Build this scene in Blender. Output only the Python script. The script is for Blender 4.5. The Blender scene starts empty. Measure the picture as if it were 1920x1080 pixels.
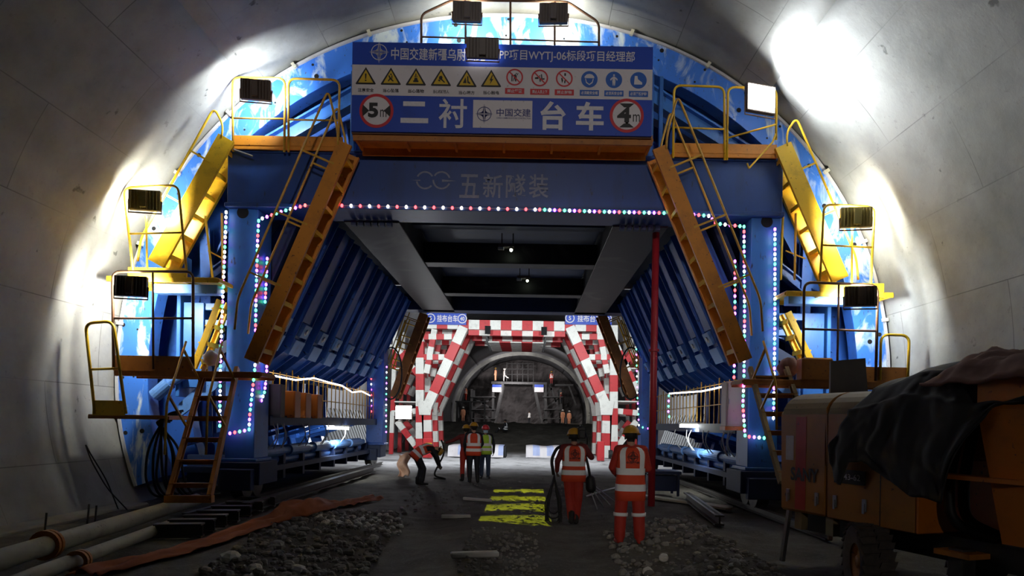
import bpy, bmesh, math, random
from mathutils import Vector, Matrix, noise

SC = bpy.context.scene
COL = SC.collection
PI = math.pi
rnd = random.Random(7)

# ------------------------------------------------------------------ camera
FPX, VX, VY, CAMX, CAMZ = 1250.0, 985.0, 795.0, 0.49, 1.75
ROLL = math.radians(1.0)
cam = bpy.data.cameras.new('camera')
cam.sensor_width = 36.0
cam.lens = FPX / 1920.0 * 36.0
cam.shift_x = (960.0 - VX) / 1920.0
cam.shift_y = (VY - 540.0) / 1920.0
cam.clip_end = 400
cam_o = bpy.data.objects.new('camera', cam)
COL.objects.link(cam_o)
cam_o.location = (CAMX, 0, CAMZ)
cam_o.rotation_euler = (Matrix.Rotation(PI / 2, 3, 'X') @ Matrix.Rotation(ROLL, 3, 'Z')).to_euler()
SC.camera = cam_o
_c, _s = math.cos(ROLL), math.sin(ROLL)
# shift is applied in the rolled frame: the optical axis stays on (VX, VY)

def at(u, v, Y):
    """a point of the place: surveyed direction (u, v), real depth Y"""
    du, dv = u - VX, v - VY
    a, b = du * _c + dv * _s, -du * _s + dv * _c
    return Vector((CAMX + a * Y / FPX, Y, CAMZ - b * Y / FPX))

def gnd(u, v, z=0.0):
    du, dv = u - VX, v - VY
    b = -du * _s + dv * _c
    return at(u, v, FPX * (CAMZ - z) / b)

# ------------------------------------------------------------------ view
vs = SC.view_settings
SC.display_settings.display_device = 'sRGB'
vs.view_transform = 'Standard'
vs.look = 'None'
vs.gamma = 1.0
vs.use_curve_mapping = False
vs.exposure = 0.0

# ------------------------------------------------------------------ world and lamps
w = bpy.data.worlds.new('world'); SC.world = w
w.use_nodes = True
w.node_tree.nodes['Background'].inputs[0].default_value = (0.8, 0.86, 1.0, 1)
w.node_tree.nodes['Background'].inputs[1].default_value = 0.004

def lamp(name, kind, loc, target, energy, color=(1, 1, 1), **kw):
    l = bpy.data.lights.new(name, kind)
    l.energy = energy; l.color = color
    for k, v in kw.items():
        setattr(l, k, v)
    o = bpy.data.objects.new(name, l); COL.objects.link(o)
    o.location = loc
    d = Vector(target) - Vector(loc)
    o.rotation_euler = d.to_track_quat('-Z', 'Y').to_euler()
    return o

COOL = (0.90, 0.97, 1.0)
WARM = (1.0, 0.97, 0.80)
# unseen fill spots added behind the camera for gantry front, workers and pump
lamp('front_fill', 'SPOT', (0.6, -6.0, 8.6), (0.0, 13.5, 7.3), 2100, (1.0, 0.93, 0.88), spot_size=math.radians(37), spot_blend=0.5, shadow_soft_size=0.35)
lamp('front_fill', 'SPOT', (1.3, -3.0, 2.1), (1.3, 11.0, 1.35), 760, (1.0, 0.93, 0.86), spot_size=math.radians(22), spot_blend=0.7, shadow_soft_size=0.2)
lamp('front_fill', 'SPOT', (4.4, -3.5, 2.8), (4.75, 6.4, 1.15), 150, (1.0, 0.93, 0.86), spot_size=math.radians(26), spot_blend=0.8, shadow_soft_size=0.2)
# lights on the rear of the gantry, shining at the striped trolley and the far tunnel
for sx in (-1, 1):
    lamp('rear_work_light', 'AREA', (sx * 3.6, 28.2, 6.2), (sx * 3.2, 37, 3.0), 430, COOL, shape='RECTANGLE', size=0.5, size_y=0.35)
lamp('rear_work_light', 'AREA', (0, 28.2, 6.4), (0, 33, 0.0), 230, COOL, shape='RECTANGLE', size=0.5, size_y=0.35)
# lights at the tunnel face
lamp('face_light', 'AREA', (-1.2, 80.0, 6.5), (-1.0, 90, 5.5), 700, (1, 0.95, 0.95), shape='RECTANGLE', size=0.6, size_y=0.4)
lamp('face_light', 'AREA', (2.5, 72.0, 8.5), (0.5, 86, 3.5), 350, (1, 0.97, 0.95), shape='RECTANGLE', size=0.6, size_y=0.4)
lamp('face_light', 'POINT', (6.3, 80.0, 3.3), (0, 0, 0), 60, (1, 0.85, 0.6), shadow_soft_size=0.2)
lamp('ramp_fill', 'POINT', (0.0, 47.0, 8.6), (0, 0, 0), 150, (0.95, 0.95, 1), shadow_soft_size=0.3)  # unseen fill added over the ramp to brighten the seated worker

# ------------------------------------------------------------------ materials
def lin(r, g, b):
    f = lambda c: (c / 12.92 if c <= 0.04045 else ((c + 0.055) / 1.055) ** 2.4)
    return (f(r / 255), f(g / 255), f(b / 255), 1)

def mat_base(name):
    m = bpy.data.materials.new(name); m.use_nodes = True
    nt = m.node_tree
    return m, nt, nt.nodes['Principled BSDF']

def nd(nt, t, **kw):
    n = nt.nodes.new(t)
    for k, v in kw.items():
        if k.startswith('i_'):
            n.inputs[k[2:].replace('_', ' ')].default_value = v
        else:
            setattr(n, k, v)
    return n

def ramp(nt, fac, stops):
    n = nt.nodes.new('ShaderNodeValToRGB')
    e = n.color_ramp.elements
    while len(e) < len(stops): e.new(0.5)
    for el, (p, c) in zip(e, stops):
        el.position = p; el.color = c if len(c) == 4 else (*c, 1)
    nt.links.new(fac, n.inputs[0])
    return n.outputs[0]

def mixc(nt, fac, a, b):
    n = nt.nodes.new('ShaderNodeMix'); n.data_type = 'RGBA'
    if hasattr(fac, 'links') or hasattr(fac, 'is_linked'): nt.links.new(fac, n.inputs[0])
    else: n.inputs[0].default_value = fac
    for k, x in ((6, a), (7, b)):
        if isinstance(x, (tuple, list)): n.inputs[k].default_value = x if len(x) == 4 else (*x, 1)
        else: nt.links.new(x, n.inputs[k])
    return n.outputs[2]

def paint(name, col, rough=0.45, dirt=(0.03, 0.025, 0.02), amount=0.5, scale=3.0, metal=0.0, light=None, light_amt=0.0, streak=1.0, bump=0.0):
    """worn paint: base colour with shaped stains, optional cement smears"""
    m, nt, p = mat_base(name)
    tc = nd(nt, 'ShaderNodeTexCoord')
    mp = nd(nt, 'ShaderNodeMapping'); mp.inputs['Scale'].default_value = (1, 1, streak)
    nt.links.new(tc.outputs['Object'], mp.inputs[0])
    n1 = nd(nt, 'ShaderNodeTexNoise', i_Scale=scale, i_Detail=8.0, i_Roughness=0.65)
    nt.links.new(mp.outputs[0], n1.inputs['Vector'])
    f = ramp(nt, n1.outputs[0], [(0.62 - 0.25 * amount, (0, 0, 0)), (0.80 - 0.1 * amount, (1, 1, 1))])
    c = mixc(nt, f, (*col, 1), (*[a * 0.5 + b * 0.5 for a, b in zip(col, dirt)], 1))
    n2 = nd(nt, 'ShaderNodeTexNoise', i_Scale=scale * 7, i_Detail=6.0)
    nt.links.new(mp.outputs[0], n2.inputs['Vector'])
    f2 = ramp(nt, n2.outputs[0], [(0.68 - 0.06 * amount, (0, 0, 0)), (0.72, (1, 1, 1))])
    c = mixc(nt, f2, c, (*dirt, 1))
    if light:
        n3 = nd(nt, 'ShaderNodeTexNoise', i_Scale=scale * 0.55, i_Detail=7.0, i_Roughness=0.6, i_Distortion=1.2)
        nt.links.new(mp.outputs[0], n3.inputs['Vector'])
        f3 = ramp(nt, n3.outputs[0], [(0.60 - 0.2 * light_amt, (0, 0, 0)), (0.70 - 0.15 * light_amt, (1, 1, 1))])
        c = mixc(nt, f3, c, (*light, 1))
    nt.links.new(c, p.inputs['Base Color'])
    p.inputs['Roughness'].default_value = rough
    p.inputs['Metallic'].default_value = metal
    if bump:
        b = nd(nt, 'ShaderNodeBump', i_Strength=bump, i_Distance=0.02)
        nt.links.new(n2.outputs[0], b.inputs['Height']); nt.links.new(b.outputs[0], p.inputs['Normal'])
    return m

def plain(name, col, rough=0.5, metal=0.0, vary=0.12, scale=8.0):
    m, nt, p = mat_base(name)
    tc = nd(nt, 'ShaderNodeTexCoord')
    n1 = nd(nt, 'ShaderNodeTexNoise', i_Scale=scale, i_Detail=4.0)
    nt.links.new(tc.outputs['Object'], n1.inputs['Vector'])
    c = mixc(nt, n1.outputs[0], (*[x * (1 - vary) for x in col], 1), (*[min(1, x * (1 + vary)) for x in col], 1))
    nt.links.new(c, p.inputs['Base Color'])
    p.inputs['Roughness'].default_value = rough
    p.inputs['Metallic'].default_value = metal
    return m

def glow(name, col, strength):
    m, nt, p = mat_base(name)
    p.inputs['Base Color'].default_value = (*[0.3 * c for c in col], 1)
    p.inputs['Emission Color'].default_value = (*col, 1)
    p.inputs['Emission Strength'].default_value = strength
    return m

M = {}
BLUE = (0.034, 0.155, 0.49)
M['blue'] = paint('blue_paint', BLUE, 0.42, (0.02, 0.03, 0.06), 0.5, 1.6, streak=0.35)
M['blue_ring'] = paint('blue_paint_cement', (0.035, 0.17, 0.66), 0.5, (0.05, 0.07, 0.12), 0.25, 3.6, light=(0.58, 0.68, 0.74), light_amt=0.50, streak=0.45)
M['blue_beam_shaded'] = paint('blue_paint_shaded', (0.010, 0.048, 0.22), 0.45, (0.012, 0.02, 0.05), 0.55, 1.6, streak=0.3)  # platform's shade on the beam put into a darker blue, plus dirt
M['blue_rib'] = paint('blue_paint_rib', (0.03, 0.12, 0.48), 0.4, (0.015, 0.02, 0.05), 0.6, 1.5)
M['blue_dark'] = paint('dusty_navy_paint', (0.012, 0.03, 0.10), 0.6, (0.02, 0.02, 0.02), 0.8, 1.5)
M['greybeam'] = paint('dusty_steel', (0.013, 0.012, 0.013), 0.55, (0.02, 0.02, 0.02), 0.6, 1.2, light=(0.05, 0.047, 0.045), light_amt=0.25)
M['pale_blue'] = paint('pale_blue_paint', (0.10, 0.25, 0.60), 0.45, (0.05, 0.06, 0.1), 0.4, 3.0)
M['orange'] = paint('orange_dim_steel_paint', (0.60, 0.22, 0.015), 0.45, (0.10, 0.035, 0.01), 0.55, 2.5)  # on the stairs: the yellow paint with dim light put into its tone
M['yellow'] = paint('yellow_lit_steel_paint', (0.78, 0.48, 0.02), 0.45, (0.14, 0.06, 0.01), 0.4, 3.0)  # on the stairs: same paint with strong lamplight put into its tone
M['yrail'] = paint('yellow_rail_paint', (0.62, 0.34, 0.03), 0.4, (0.12, 0.05, 0.02), 0.6, 6.0)
M['brown'] = paint('rusty_brown_steel', (0.16, 0.075, 0.035), 0.6, (0.05, 0.02, 0.01), 0.7, 5.0)
M['rust'] = paint('orange_rust_steel', (0.42, 0.15, 0.02), 0.55, (0.10, 0.035, 0.01), 0.6, 3.0)
M['lampback'] = plain('lamp_housing', (0.075, 0.045, 0.03), 0.5)
M['lampback_lit'] = plain('lamp_housing_lit', (0.50, 0.40, 0.12), 0.5)  # brown housing as lit by a neighbouring flood, light put into colour
M['lampback_g'] = plain('lamp_housing_grey', (0.12, 0.10, 0.09), 0.6)
M['black'] = plain('black_rubber', (0.008, 0.008, 0.009), 0.6)
M['hole'] = plain('dark_hole', (0.003, 0.003, 0.004), 0.9)
M['steel'] = plain('bare_steel', (0.35, 0.35, 0.36), 0.35, 0.9)
M['rail'] = paint('rail_steel', (0.10, 0.095, 0.085), 0.45, (0.03, 0.02, 0.015), 0.6, 4.0, metal=0.4)
M['red'] = paint('red_paint', (0.50, 0.025, 0.03), 0.5, (0.10, 0.01, 0.01), 0.35, 3.0)
M['white'] = paint('white_paint', (0.72, 0.71, 0.66), 0.5, (0.25, 0.23, 0.2), 0.35, 3.0)
M['redpipe'] = paint('red_pipe_paint', (0.36, 0.02, 0.03), 0.4, (0.10, 0.02, 0.02), 0.4, 5.0)
M['hose_w'] = plain('pale_hose', (0.55, 0.56, 0.58), 0.5)
M['signblue'] = paint('sign_blue', (0.012, 0.055, 0.40), 0.4, (0.01, 0.03, 0.15), 0.15, 1.5)
M['signwhite'] = paint('sign_white', (0.62, 0.58, 0.60), 0.5, (0.40, 0.36, 0.36), 0.25, 2.0)
M['signtext'] = plain('sign_text', (0.60, 0.58, 0.62), 0.5, vary=0.2, scale=20)
M['signred'] = plain('sign_red', (0.52, 0.02, 0.03), 0.45)
M['signyellow'] = plain('sign_yellow', (0.58, 0.38, 0.02), 0.45)
M['signblack'] = plain('sign_black', (0.008, 0.007, 0.009), 0.5)
M['signcircle'] = plain('sign_circle_blue', (0.015, 0.10, 0.42), 0.45)
M['sheet_blue'] = plain('printed_blue', (0.36, 0.42, 0.66), 0.6)
M['navytext'] = plain('navy_text', (0.02, 0.025, 0.16), 0.45)
M['fadedtext'] = plain('faded_text', (0.17, 0.20, 0.30), 0.5, vary=0.5, scale=14)
M['plaque'] = paint('membrane', (0.48, 0.48, 0.50), 0.7, (0.25, 0.25, 0.25), 0.4, 2.0)
M['wood'] = paint('weathered_wood', (0.30, 0.21, 0.10), 0.8, (0.08, 0.05, 0.03), 0.5, 6.0)
M['plank'] = paint('pale_plank', (0.55, 0.53, 0.42), 0.8, (0.2, 0.18, 0.14), 0.4, 5.0)
M['pumpyellow'] = paint('pump_yellow_paint', (0.40, 0.155, 0.02), 0.32, (0.10, 0.05, 0.02), 0.35, 2.0)
M['pumptop'] = paint('pump_roof_dusty', (0.27, 0.20, 0.10), 0.6, (0.15, 0.10, 0.06), 0.4, 2.0)
M['pumporange'] = paint('pump_orange_paint', (0.60, 0.17, 0.015), 0.4, (0.15, 0.05, 0.02), 0.4, 2.0)
M['pumpred'] = paint('pump_red_reflection', (0.42, 0.035, 0.02), 0.3, (0.10, 0.02, 0.02), 0.3, 2.0)
M['tarp'] = plain('black_tarp', (0.020, 0.020, 0.023), 0.75, vary=0.4, scale=3)
M['tarp_b'] = plain('brown_sack', (0.17, 0.085, 0.07), 0.9, vary=0.5, scale=7)
M['tyre'] = plain('dusty_tyre', (0.075, 0.062, 0.055), 0.9, vary=0.4, scale=20)
M['sheet_peach'] = plain('peach_sheet', (0.60, 0.36, 0.24), 0.7, vary=0.3, scale=6)
M['cloth_o'] = plain('orange_geotextile', (0.30, 0.085, 0.03), 0.9, vary=0.35, scale=5)
M['cabinet'] = paint('cabinet_paint', (0.52, 0.42, 0.42), 0.45, (0.3, 0.22, 0.2), 0.25, 4.0)
M['glass_on'] = glow('lit_lamp_glass', (0.93, 0.97, 1.0), 60)
M['glass_dim'] = glow('lit_tube', (0.95, 1.0, 0.97), 14)
M['glass_off'] = glow('lamp_glass', (1, 1, 1), 6)
M['rope'] = glow('white_light_rope', (1.0, 0.93, 0.95), 6)
M['bulb_w'] = glow('bulb_white', (1.0, 0.80, 0.62), 9)
M['bulb_r'] = glow('bulb_red', (1.0, 0.05, 0.06), 8)
M['bulb_g'] = glow('bulb_green', (0.08, 1.0, 0.35), 6)
M['bulb_p'] = glow('bulb_purple', (0.62, 0.10, 1.0), 9)
M['bulb_c'] = glow('bulb_cool', (0.85, 0.92, 1.0), 8)
for k in ('bulb_w', 'bulb_r', 'bulb_g', 'bulb_p', 'bulb_c', 'glass_off'):
    pass

def concrete(name, base, seams=True, dark=0.55):
    m, nt, p = mat_base(name)
    tc = nd(nt, 'ShaderNodeTexCoord')
    n1 = nd(nt, 'ShaderNodeTexNoise', i_Scale=0.55, i_Detail=9.0, i_Roughness=0.62)
    nt.links.new(tc.outputs['Object'], n1.inputs['Vector'])
    c = ramp(nt, n1.outputs[0], [(0.32, tuple(b * dark for b in base)), (0.62, base)])
    n2 = nd(nt, 'ShaderNodeTexNoise', i_Scale=6.0, i_Detail=10.0, i_Roughness=0.7)
    nt.links.new(tc.outputs['Object'], n2.inputs['Vector'])
    f = ramp(nt, n2.outputs[0], [(0.60, (0, 0, 0)), (0.74, (1, 1, 1))])
    c = mixc(nt, f, c, tuple(b * 0.5 for b in base))
    n4 = nd(nt, 'ShaderNodeTexNoise', i_Scale=3.0, i_Detail=3.0)
    nt.links.new(tc.outputs['Object'], n4.inputs['Vector'])
    f4 = ramp(nt, n4.outputs[0], [(0.71, (0, 0, 0)), (0.75, (1, 1, 1))])
    c = mixc(nt, f4, c, tuple(b * 0.28 for b in base))
    h = n2.outputs[0]
    if seams:
        br = nd(nt, 'ShaderNodeTexBrick', i_Scale=1.0)
        br.inputs['Mortar Size'].default_value = 0.012
        br.inputs['Mortar Smooth'].default_value = 0.6
        br.inputs['Brick Width'].default_value = 3.0
        br.inputs['Row Height'].default_value = 1.5
        br.inputs['Color1'].default_value = (1, 1, 1, 1); br.inputs['Color2'].default_value = (0.86, 0.86, 0.86, 1)
        br.inputs['Mortar'].default_value = (0.45, 0.45, 0.45, 1)
        nt.links.new(tc.outputs['UV'], br.inputs['Vector'])
        n3 = nd(nt, 'ShaderNodeTexNoise', i_Scale=0.35, i_Detail=3.0)
        nt.links.new(tc.outputs['Object'], n3.inputs['Vector'])
        g = ramp(nt, n3.outputs[0], [(0.42, (0.15, 0.15, 0.15)), (0.60, (1, 1, 1))])
        mx = nt.nodes.new('ShaderNodeMix'); mx.data_type = 'RGBA'; mx.blend_type = 'MULTIPLY'
        nt.links.new(g, mx.inputs[0]); nt.links.new(c, mx.inputs[6]); nt.links.new(br.outputs[0], mx.inputs[7])
        c = mx.outputs[2]
    nt.links.new(c, p.inputs['Base Color'])
    p.inputs['Roughness'].default_value = 0.75
    b = nd(nt, 'ShaderNodeBump', i_Strength=0.25, i_Distance=0.03)
    nt.links.new(h, b.inputs['Height']); nt.links.new(b.outputs[0], p.inputs['Normal'])
    return m
M['concrete'] = concrete('tunnel_concrete', (0.37, 0.37, 0.345))
M['shotcrete'] = concrete('shotcrete', (0.11, 0.11, 0.12), seams=False)
M['rockface'] = concrete('rock_face', (0.13, 0.115, 0.115), seams=False, dark=0.4)
M['kerb'] = concrete('kerb_concrete', (0.30, 0.28, 0.23), seams=False)
M['pipe'] = paint('cement_pipe', (0.34, 0.32, 0.24), 0.7, (0.10, 0.09, 0.07), 0.5, 3.0)

def soil(name):
    m, nt, p = mat_base(name)
    tc = nd(nt, 'ShaderNodeTexCoord')
    n1 = nd(nt, 'ShaderNodeTexNoise', i_Scale=0.9, i_Detail=10.0, i_Roughness=0.7)
    nt.links.new(tc.outputs['Object'], n1.inputs['Vector'])
    c = ramp(nt, n1.outputs[0], [(0.30, (0.022, 0.019, 0.015)), (0.52, (0.070, 0.062, 0.048)), (0.75, (0.15, 0.14, 0.12))])
    n2 = nd(nt, 'ShaderNodeTexNoise', i_Scale=22.0, i_Detail=6.0, i_Roughness=0.7)
    nt.links.new(tc.outputs['Object'], n2.inputs['Vector'])
    f = ramp(nt, n2.outputs[0], [(0.56, (0, 0, 0)), (0.70, (1, 1, 1))])
    c = mixc(nt, f, c, (0.16, 0.15, 0.135, 1))
    # floodlit ground under the striped trolley, brightness put into a paler colour
    sx = nd(nt, 'ShaderNodeSeparateXYZ'); nt.links.new(tc.outputs['Object'], sx.inputs[0])
    def smooth(out, a, b):
        r = nd(nt, 'ShaderNodeMapRange'); r.interpolation_type = 'SMOOTHSTEP'
        r.inputs[1].default_value = a; r.inputs[2].default_value = b
        nt.links.new(out, r.inputs[0]); return r.outputs[0]
    a1 = smooth(sx.outputs[1], 22.0, 27.0); a2 = smooth(sx.outputs[1], 42.0, 36.5)
    mu = nd(nt, 'ShaderNodeMath', operation='MULTIPLY'); nt.links.new(a1, mu.inputs[0]); nt.links.new(a2, mu.inputs[1])
    f5 = ramp(nt, n1.outputs[0], [(0.30, (0.2, 0.2, 0.2)), (0.5, (1, 1, 1))])
    mu2 = nd(nt, 'ShaderNodeMath', operation='MULTIPLY'); nt.links.new(mu.outputs[0], mu2.inputs[0]); nt.links.new(f5, mu2.inputs[1])
    c = mixc(nt, mu2.outputs[0], c, (0.52, 0.51, 0.52, 1))
    nt.links.new(c, p.inputs['Base Color'])
    p.inputs['Roughness'].default_value = 0.85
    b = nd(nt, 'ShaderNodeBump', i_Strength=0.8, i_Distance=0.05)
    nt.links.new(n2.outputs[0], b.inputs['Height']); nt.links.new(b.outputs[0], p.inputs['Normal'])
    return m
M['soil'] = soil('muddy_ground')
M['gravel'] = plain('gravel_stone', (0.20, 0.185, 0.165), 0.85, vary=0.5, scale=2.5)
M['rock_l'] = plain('pale_lit_stone', (0.58, 0.56, 0.52), 0.85, vary=0.35, scale=3)  # paleness raised so the back stones look lamplit
# ------------------------------------------------------------------ mesh helpers
ORG = {}

class MB:
    def __init__(s):
        s.v, s.f, s.m, s.uv = [], [], [], None
    def add(s, verts, faces, m=0):
        o = len(s.v)
        s.v += [Vector(p) for p in verts]
        for f in faces:
            s.f.append([i + o for i in f]); s.m.append(m)
        return s
    def hexa(s, c, ax, ay, az, m=0):
        c = Vector(c)
        vs = [c + a * ax + b * ay + d * az for d in (-1, 1) for b in (-1, 1) for a in (-1, 1)]
        fs = [(0, 2, 3, 1), (4, 5, 7, 6), (0, 1, 5, 4), (2, 6, 7, 3), (0, 4, 6, 2), (1, 3, 7, 5)]
        if ax.cross(ay).dot(az) < 0: fs = [f[::-1] for f in fs]
        return s.add(vs, fs, m)
    def box(s, c, size, m=0, rot=None):
        ax, ay, az = Vector((size[0] / 2, 0, 0)), Vector((0, size[1] / 2, 0)), Vector((0, 0, size[2] / 2))
        if rot is not None: ax, ay, az = rot @ ax, rot @ ay, rot @ az
        return s.hexa(c, ax, ay, az, m)
    def span(s, x0, x1, y0, y1, z0, z1, m=0):
        return s.box(((x0 + x1) / 2, (y0 + y1) / 2, (z0 + z1) / 2), (abs(x1 - x0), abs(y1 - y0), abs(z1 - z0)), m)
    def frame(s, p, q, up):
        d = (q - p)
        L = d.length; d.normalize()
        a = d.cross(Vector(up))
        if a.length < 1e-4: a = d.cross(Vector((1, 0, 0)))
        a.normalize(); b = a.cross(d)
        return d, a, b, L
    def bar(s, p, q, wa, wb, up=(0, 0, 1), m=0):
        """bar from p to q: wa across, wb along 'up'"""
        p, q = Vector(p), Vector(q)
        d, a, b, L = s.frame(p, q, up)
        return s.hexa((p + q) / 2, d * (L / 2), a * (wa / 2), b * (wb / 2), m)
    def striped(s, p, q, wa, wb, n, up=(0, 0, 1), ms=(0, 1)):
        p, q = Vector(p), Vector(q)
        for i in range(n):
            s.bar(p.lerp(q, i / n), p.lerp(q, (i + 1) / n), wa, wb, up, ms[i % 2])
        return s
    def ibar(s, p, q, wa, wb, t=0.02, up=(0, 0, 1), m=0, chan=0):
        """I section (chan 0) or channel (chan +-1 = web side)"""
        p, q = Vector(p), Vector(q)
        d, a, b, L = s.frame(p, q, up)
        c = (p + q) / 2
        s.hexa(c + a * (chan * (wa / 2 - t / 2)), d * (L / 2), a * (t / 2), b * (wb / 2), m)
        for k in (-1, 1):
            s.hexa(c + b * (k * (wb / 2 - t / 2)), d * (L / 2), a * (wa / 2), b * (t / 2), m)
        return s
    def tube(s, pts, r, n=8, m=0, closed=False, cap=True):
        pts = [Vector(p) for p in pts]
        N = len(pts)
        rs = r if isinstance(r, (list, tuple)) else [r] * N
        tans = []
        for i in range(N):
            if closed: t = pts[(i + 1) % N] - pts[i - 1]
            else: t = pts[min(i + 1, N - 1)] - pts[max(i - 1, 0)]
            tans.append(t.normalized() if t.length > 1e-9 else Vector((0, 0, 1)))
        a = tans[0].orthogonal().normalized()
        rings = []
        for i in range(N):
            a = (a - tans[i] * a.dot(tans[i]))
            if a.length < 1e-6: a = tans[i].orthogonal()
            a.normalize(); b = tans[i].cross(a)
            rings.append([pts[i] + (a * math.cos(2 * PI * k / n) + b * math.sin(2 * PI * k / n)) * rs[i] for k in range(n)])
        vs = [p for R in rings for p in R]
        fs = []
        for i in range(N if closed else N - 1):
            j = (i + 1) % N
            for k in range(n):
                l = (k + 1) % n
                fs.append((i * n + k, i * n + l, j * n + l, j * n + k))
        if cap and not closed:
            fs.append(tuple(range(n))[::-1]); fs.append(tuple((N - 1) * n + k for k in range(n)))
        return s.add(vs, fs, m)
    def prism(s, poly, o, ax, ay, depth, m=0, m_side=None):
        """extrude 2-D outline poly (in axes ax, ay at o) by vector depth"""
        o, ax, ay, depth = Vector(o), Vector(ax), Vector(ay), Vector(depth)
        n = len(poly)
        A = [o + ax * x + ay * y for x, y in poly]
        B = [p + depth for p in A]
        if m_side is None: m_side = m
        area = sum(poly[i][0] * poly[(i + 1) % n][1] - poly[(i + 1) % n][0] * poly[i][1] for i in range(n))
        flip = (ax.cross(ay).dot(depth) * area) > 0
        f0 = tuple(range(n)); f1 = tuple(range(n, 2 * n))
        s.add(A + B, [f0[::-1] if flip else f0, f1 if flip else f1[::-1]], m)
        base = len(s.v) - 2 * n
        for i in range(n):
            j = (i + 1) % n
            f = (base + i, base + j, base + n + j, base + n + i)
            s.f.append(list(f if flip else f[::-1])); s.m.append(m_side)
        return s
    def ball(s, c, rad, nu=12, nv=8, m=0, rot=None):
        c = Vector(c)
        rx, ry, rz = (rad, rad, rad) if not isinstance(rad, (tuple, list)) else rad
        vs = []
        for j in range(1, nv):
            th = PI * j / nv
            for i in range(nu):
                ph = 2 * PI * i / nu
                vs.append(Vector((rx * math.sin(th) * math.cos(ph), ry * math.sin(th) * math.sin(ph), rz * math.cos(th))))
        vs += [Vector((0, 0, rz)), Vector((0, 0, -rz))]
        if rot is not None: vs = [rot @ p for p in vs]
        vs = [p + c for p in vs]
        fs = []
        for j in range(nv - 2):
            for i in range(nu):
                k = (i + 1) % nu
                fs.append((j * nu + i, (j + 1) * nu + i, (j + 1) * nu + k, j * nu + k))
        T, B = len(vs) - 2, len(vs) - 1
        for i in range(nu):
            k = (i + 1) % nu
            fs.append((T, i, k)); fs.append((B, (nv - 2) * nu + k, (nv - 2) * nu + i))
        return s.add(vs, fs, m)
    def capsule(s, p, q, r1, r2, n=12, m=0):
        p, q = Vector(p), Vector(q)
        d = (q - p); L = d.length
        if L < 1e-5: return s.ball(p, max(r1, r2), n, 8, m)
        d /= L
        pts, rs = [], []
        for k in range(5):
            a = PI / 2 * (1 - k / 4)
            pts.append(p - d * (r1 * math.sin(a))); rs.append(max(r1 * math.cos(a), 1e-4))
        for k in range(5):
            a = PI / 2 * k / 4
            pts.append(q + d * (r2 * math.sin(a))); rs.append(max(r2 * math.cos(a), 1e-4))
        return s.tube(pts, rs, n, m)
    def lathe(s, prof, o, axis=(0, 0, 1), n=24, m=0, closed=False):
        o, axis = Vector(o), Vector(axis).normalized()
        a = axis.orthogonal().normalized(); b = axis.cross(a)
        vs, fs = [], []
        P = len(prof)
        for r, h in prof:
            for k in range(n):
                t = 2 * PI * k / n
                vs.append(o + axis * h + (a * math.cos(t) + b * math.sin(t)) * r)
        for i in range(P if closed else P - 1):
            j = (i + 1) % P
            for k in range(n):
                l = (k + 1) % n
                fs.append((i * n + k, i * n + l, j * n + l, j * n + k))
        return s.add(vs, fs, m)
    def grid(s, fn, nu, nv, m=0):
        vs = [fn(i / nu, j / nv) for j in range(nv + 1) for i in range(nu + 1)]
        W = nu + 1
        return s.add(vs, [(j * W + i, j * W + i + 1, (j + 1) * W + i + 1, (j + 1) * W + i) for j in range(nv) for i in range(nu)], m)
    def build(s, name, mats, parent=None, smooth=False, bevel=0.0, solid=0.0, recalc=False, remesh=0.0, org=None):
        if not isinstance(mats, (list, tuple)): mats = [mats]
        o_ = Vector((0, 0, 0))
        if org is not None: o_ = Vector(org)
        elif parent is not None: o_ = ORG.get(parent.name, o_)
        me = bpy.data.meshes.new(name)
        me.from_pydata([tuple(p - o_) for p in s.v], [], s.f)
        for mm in mats: me.materials.append(M[mm] if isinstance(mm, str) else mm)
        if len(mats) > 1: me.polygons.foreach_set('material_index', s.m)
        if recalc:
            bm = bmesh.new(); bm.from_mesh(me)
            bmesh.ops.recalc_face_normals(bm, faces=bm.faces[:]); bm.to_mesh(me); bm.free()
        if smooth: me.polygons.foreach_set('use_smooth', [True] * len(me.polygons))
        me.update()
        ob = bpy.data.objects.new(name, me); COL.objects.link(ob)
        if parent is not None: ob.parent = parent
        elif org is not None: ob.location = o_
        ORG[ob.name] = o_
        if bevel:
            b = ob.modifiers.new('bevel', 'BEVEL'); b.width = bevel; b.segments = 1; b.limit_method = 'ANGLE'
            b.harden_normals = False
        if solid:
            b = ob.modifiers.new('solid', 'SOLIDIFY'); b.thickness = solid; b.offset = 0
        return ob

LABELS = []
def tag(o, label, cat, group=None, kind=None):
    o['label'] = label; o['category'] = cat
    if group: o['group'] = group
    if kind: o['kind'] = kind
    return o

def thing(name, label, cat, loc=(0, 0, 0), group=None, local=False):
    o = bpy.data.objects.new(name, None); COL.objects.link(o)
    o.empty_display_size = 0.2
    o.location = loc
    ORG[o.name] = Vector((0, 0, 0)) if local else Vector(loc)
    return tag(o, label, cat, group)

def struct(name, mb, mats, **kw):
    o = mb.build(name, mats, **kw); o['kind'] = 'structure'
    return o

def fillet(pts, r, n=5):
    """round the corners of a polyline"""
    pts = [Vector(p) for p in pts]
    out = [pts[0]]
    for i in range(1, len(pts) - 1):
        a, b, c = pts[i - 1], pts[i], pts[i + 1]
        d1, d2 = (a - b), (c - b)
        k = min(r, d1.length * 0.48, d2.length * 0.48)
        p, q = b + d1.normalized() * k, b + d2.normalized() * k
        for j in range(n + 1):
            t = j / n
            out.append((1 - t) ** 2 * p + 2 * t * (1 - t) * b + t * t * q)
    out.append(pts[-1])
    return out

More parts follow.
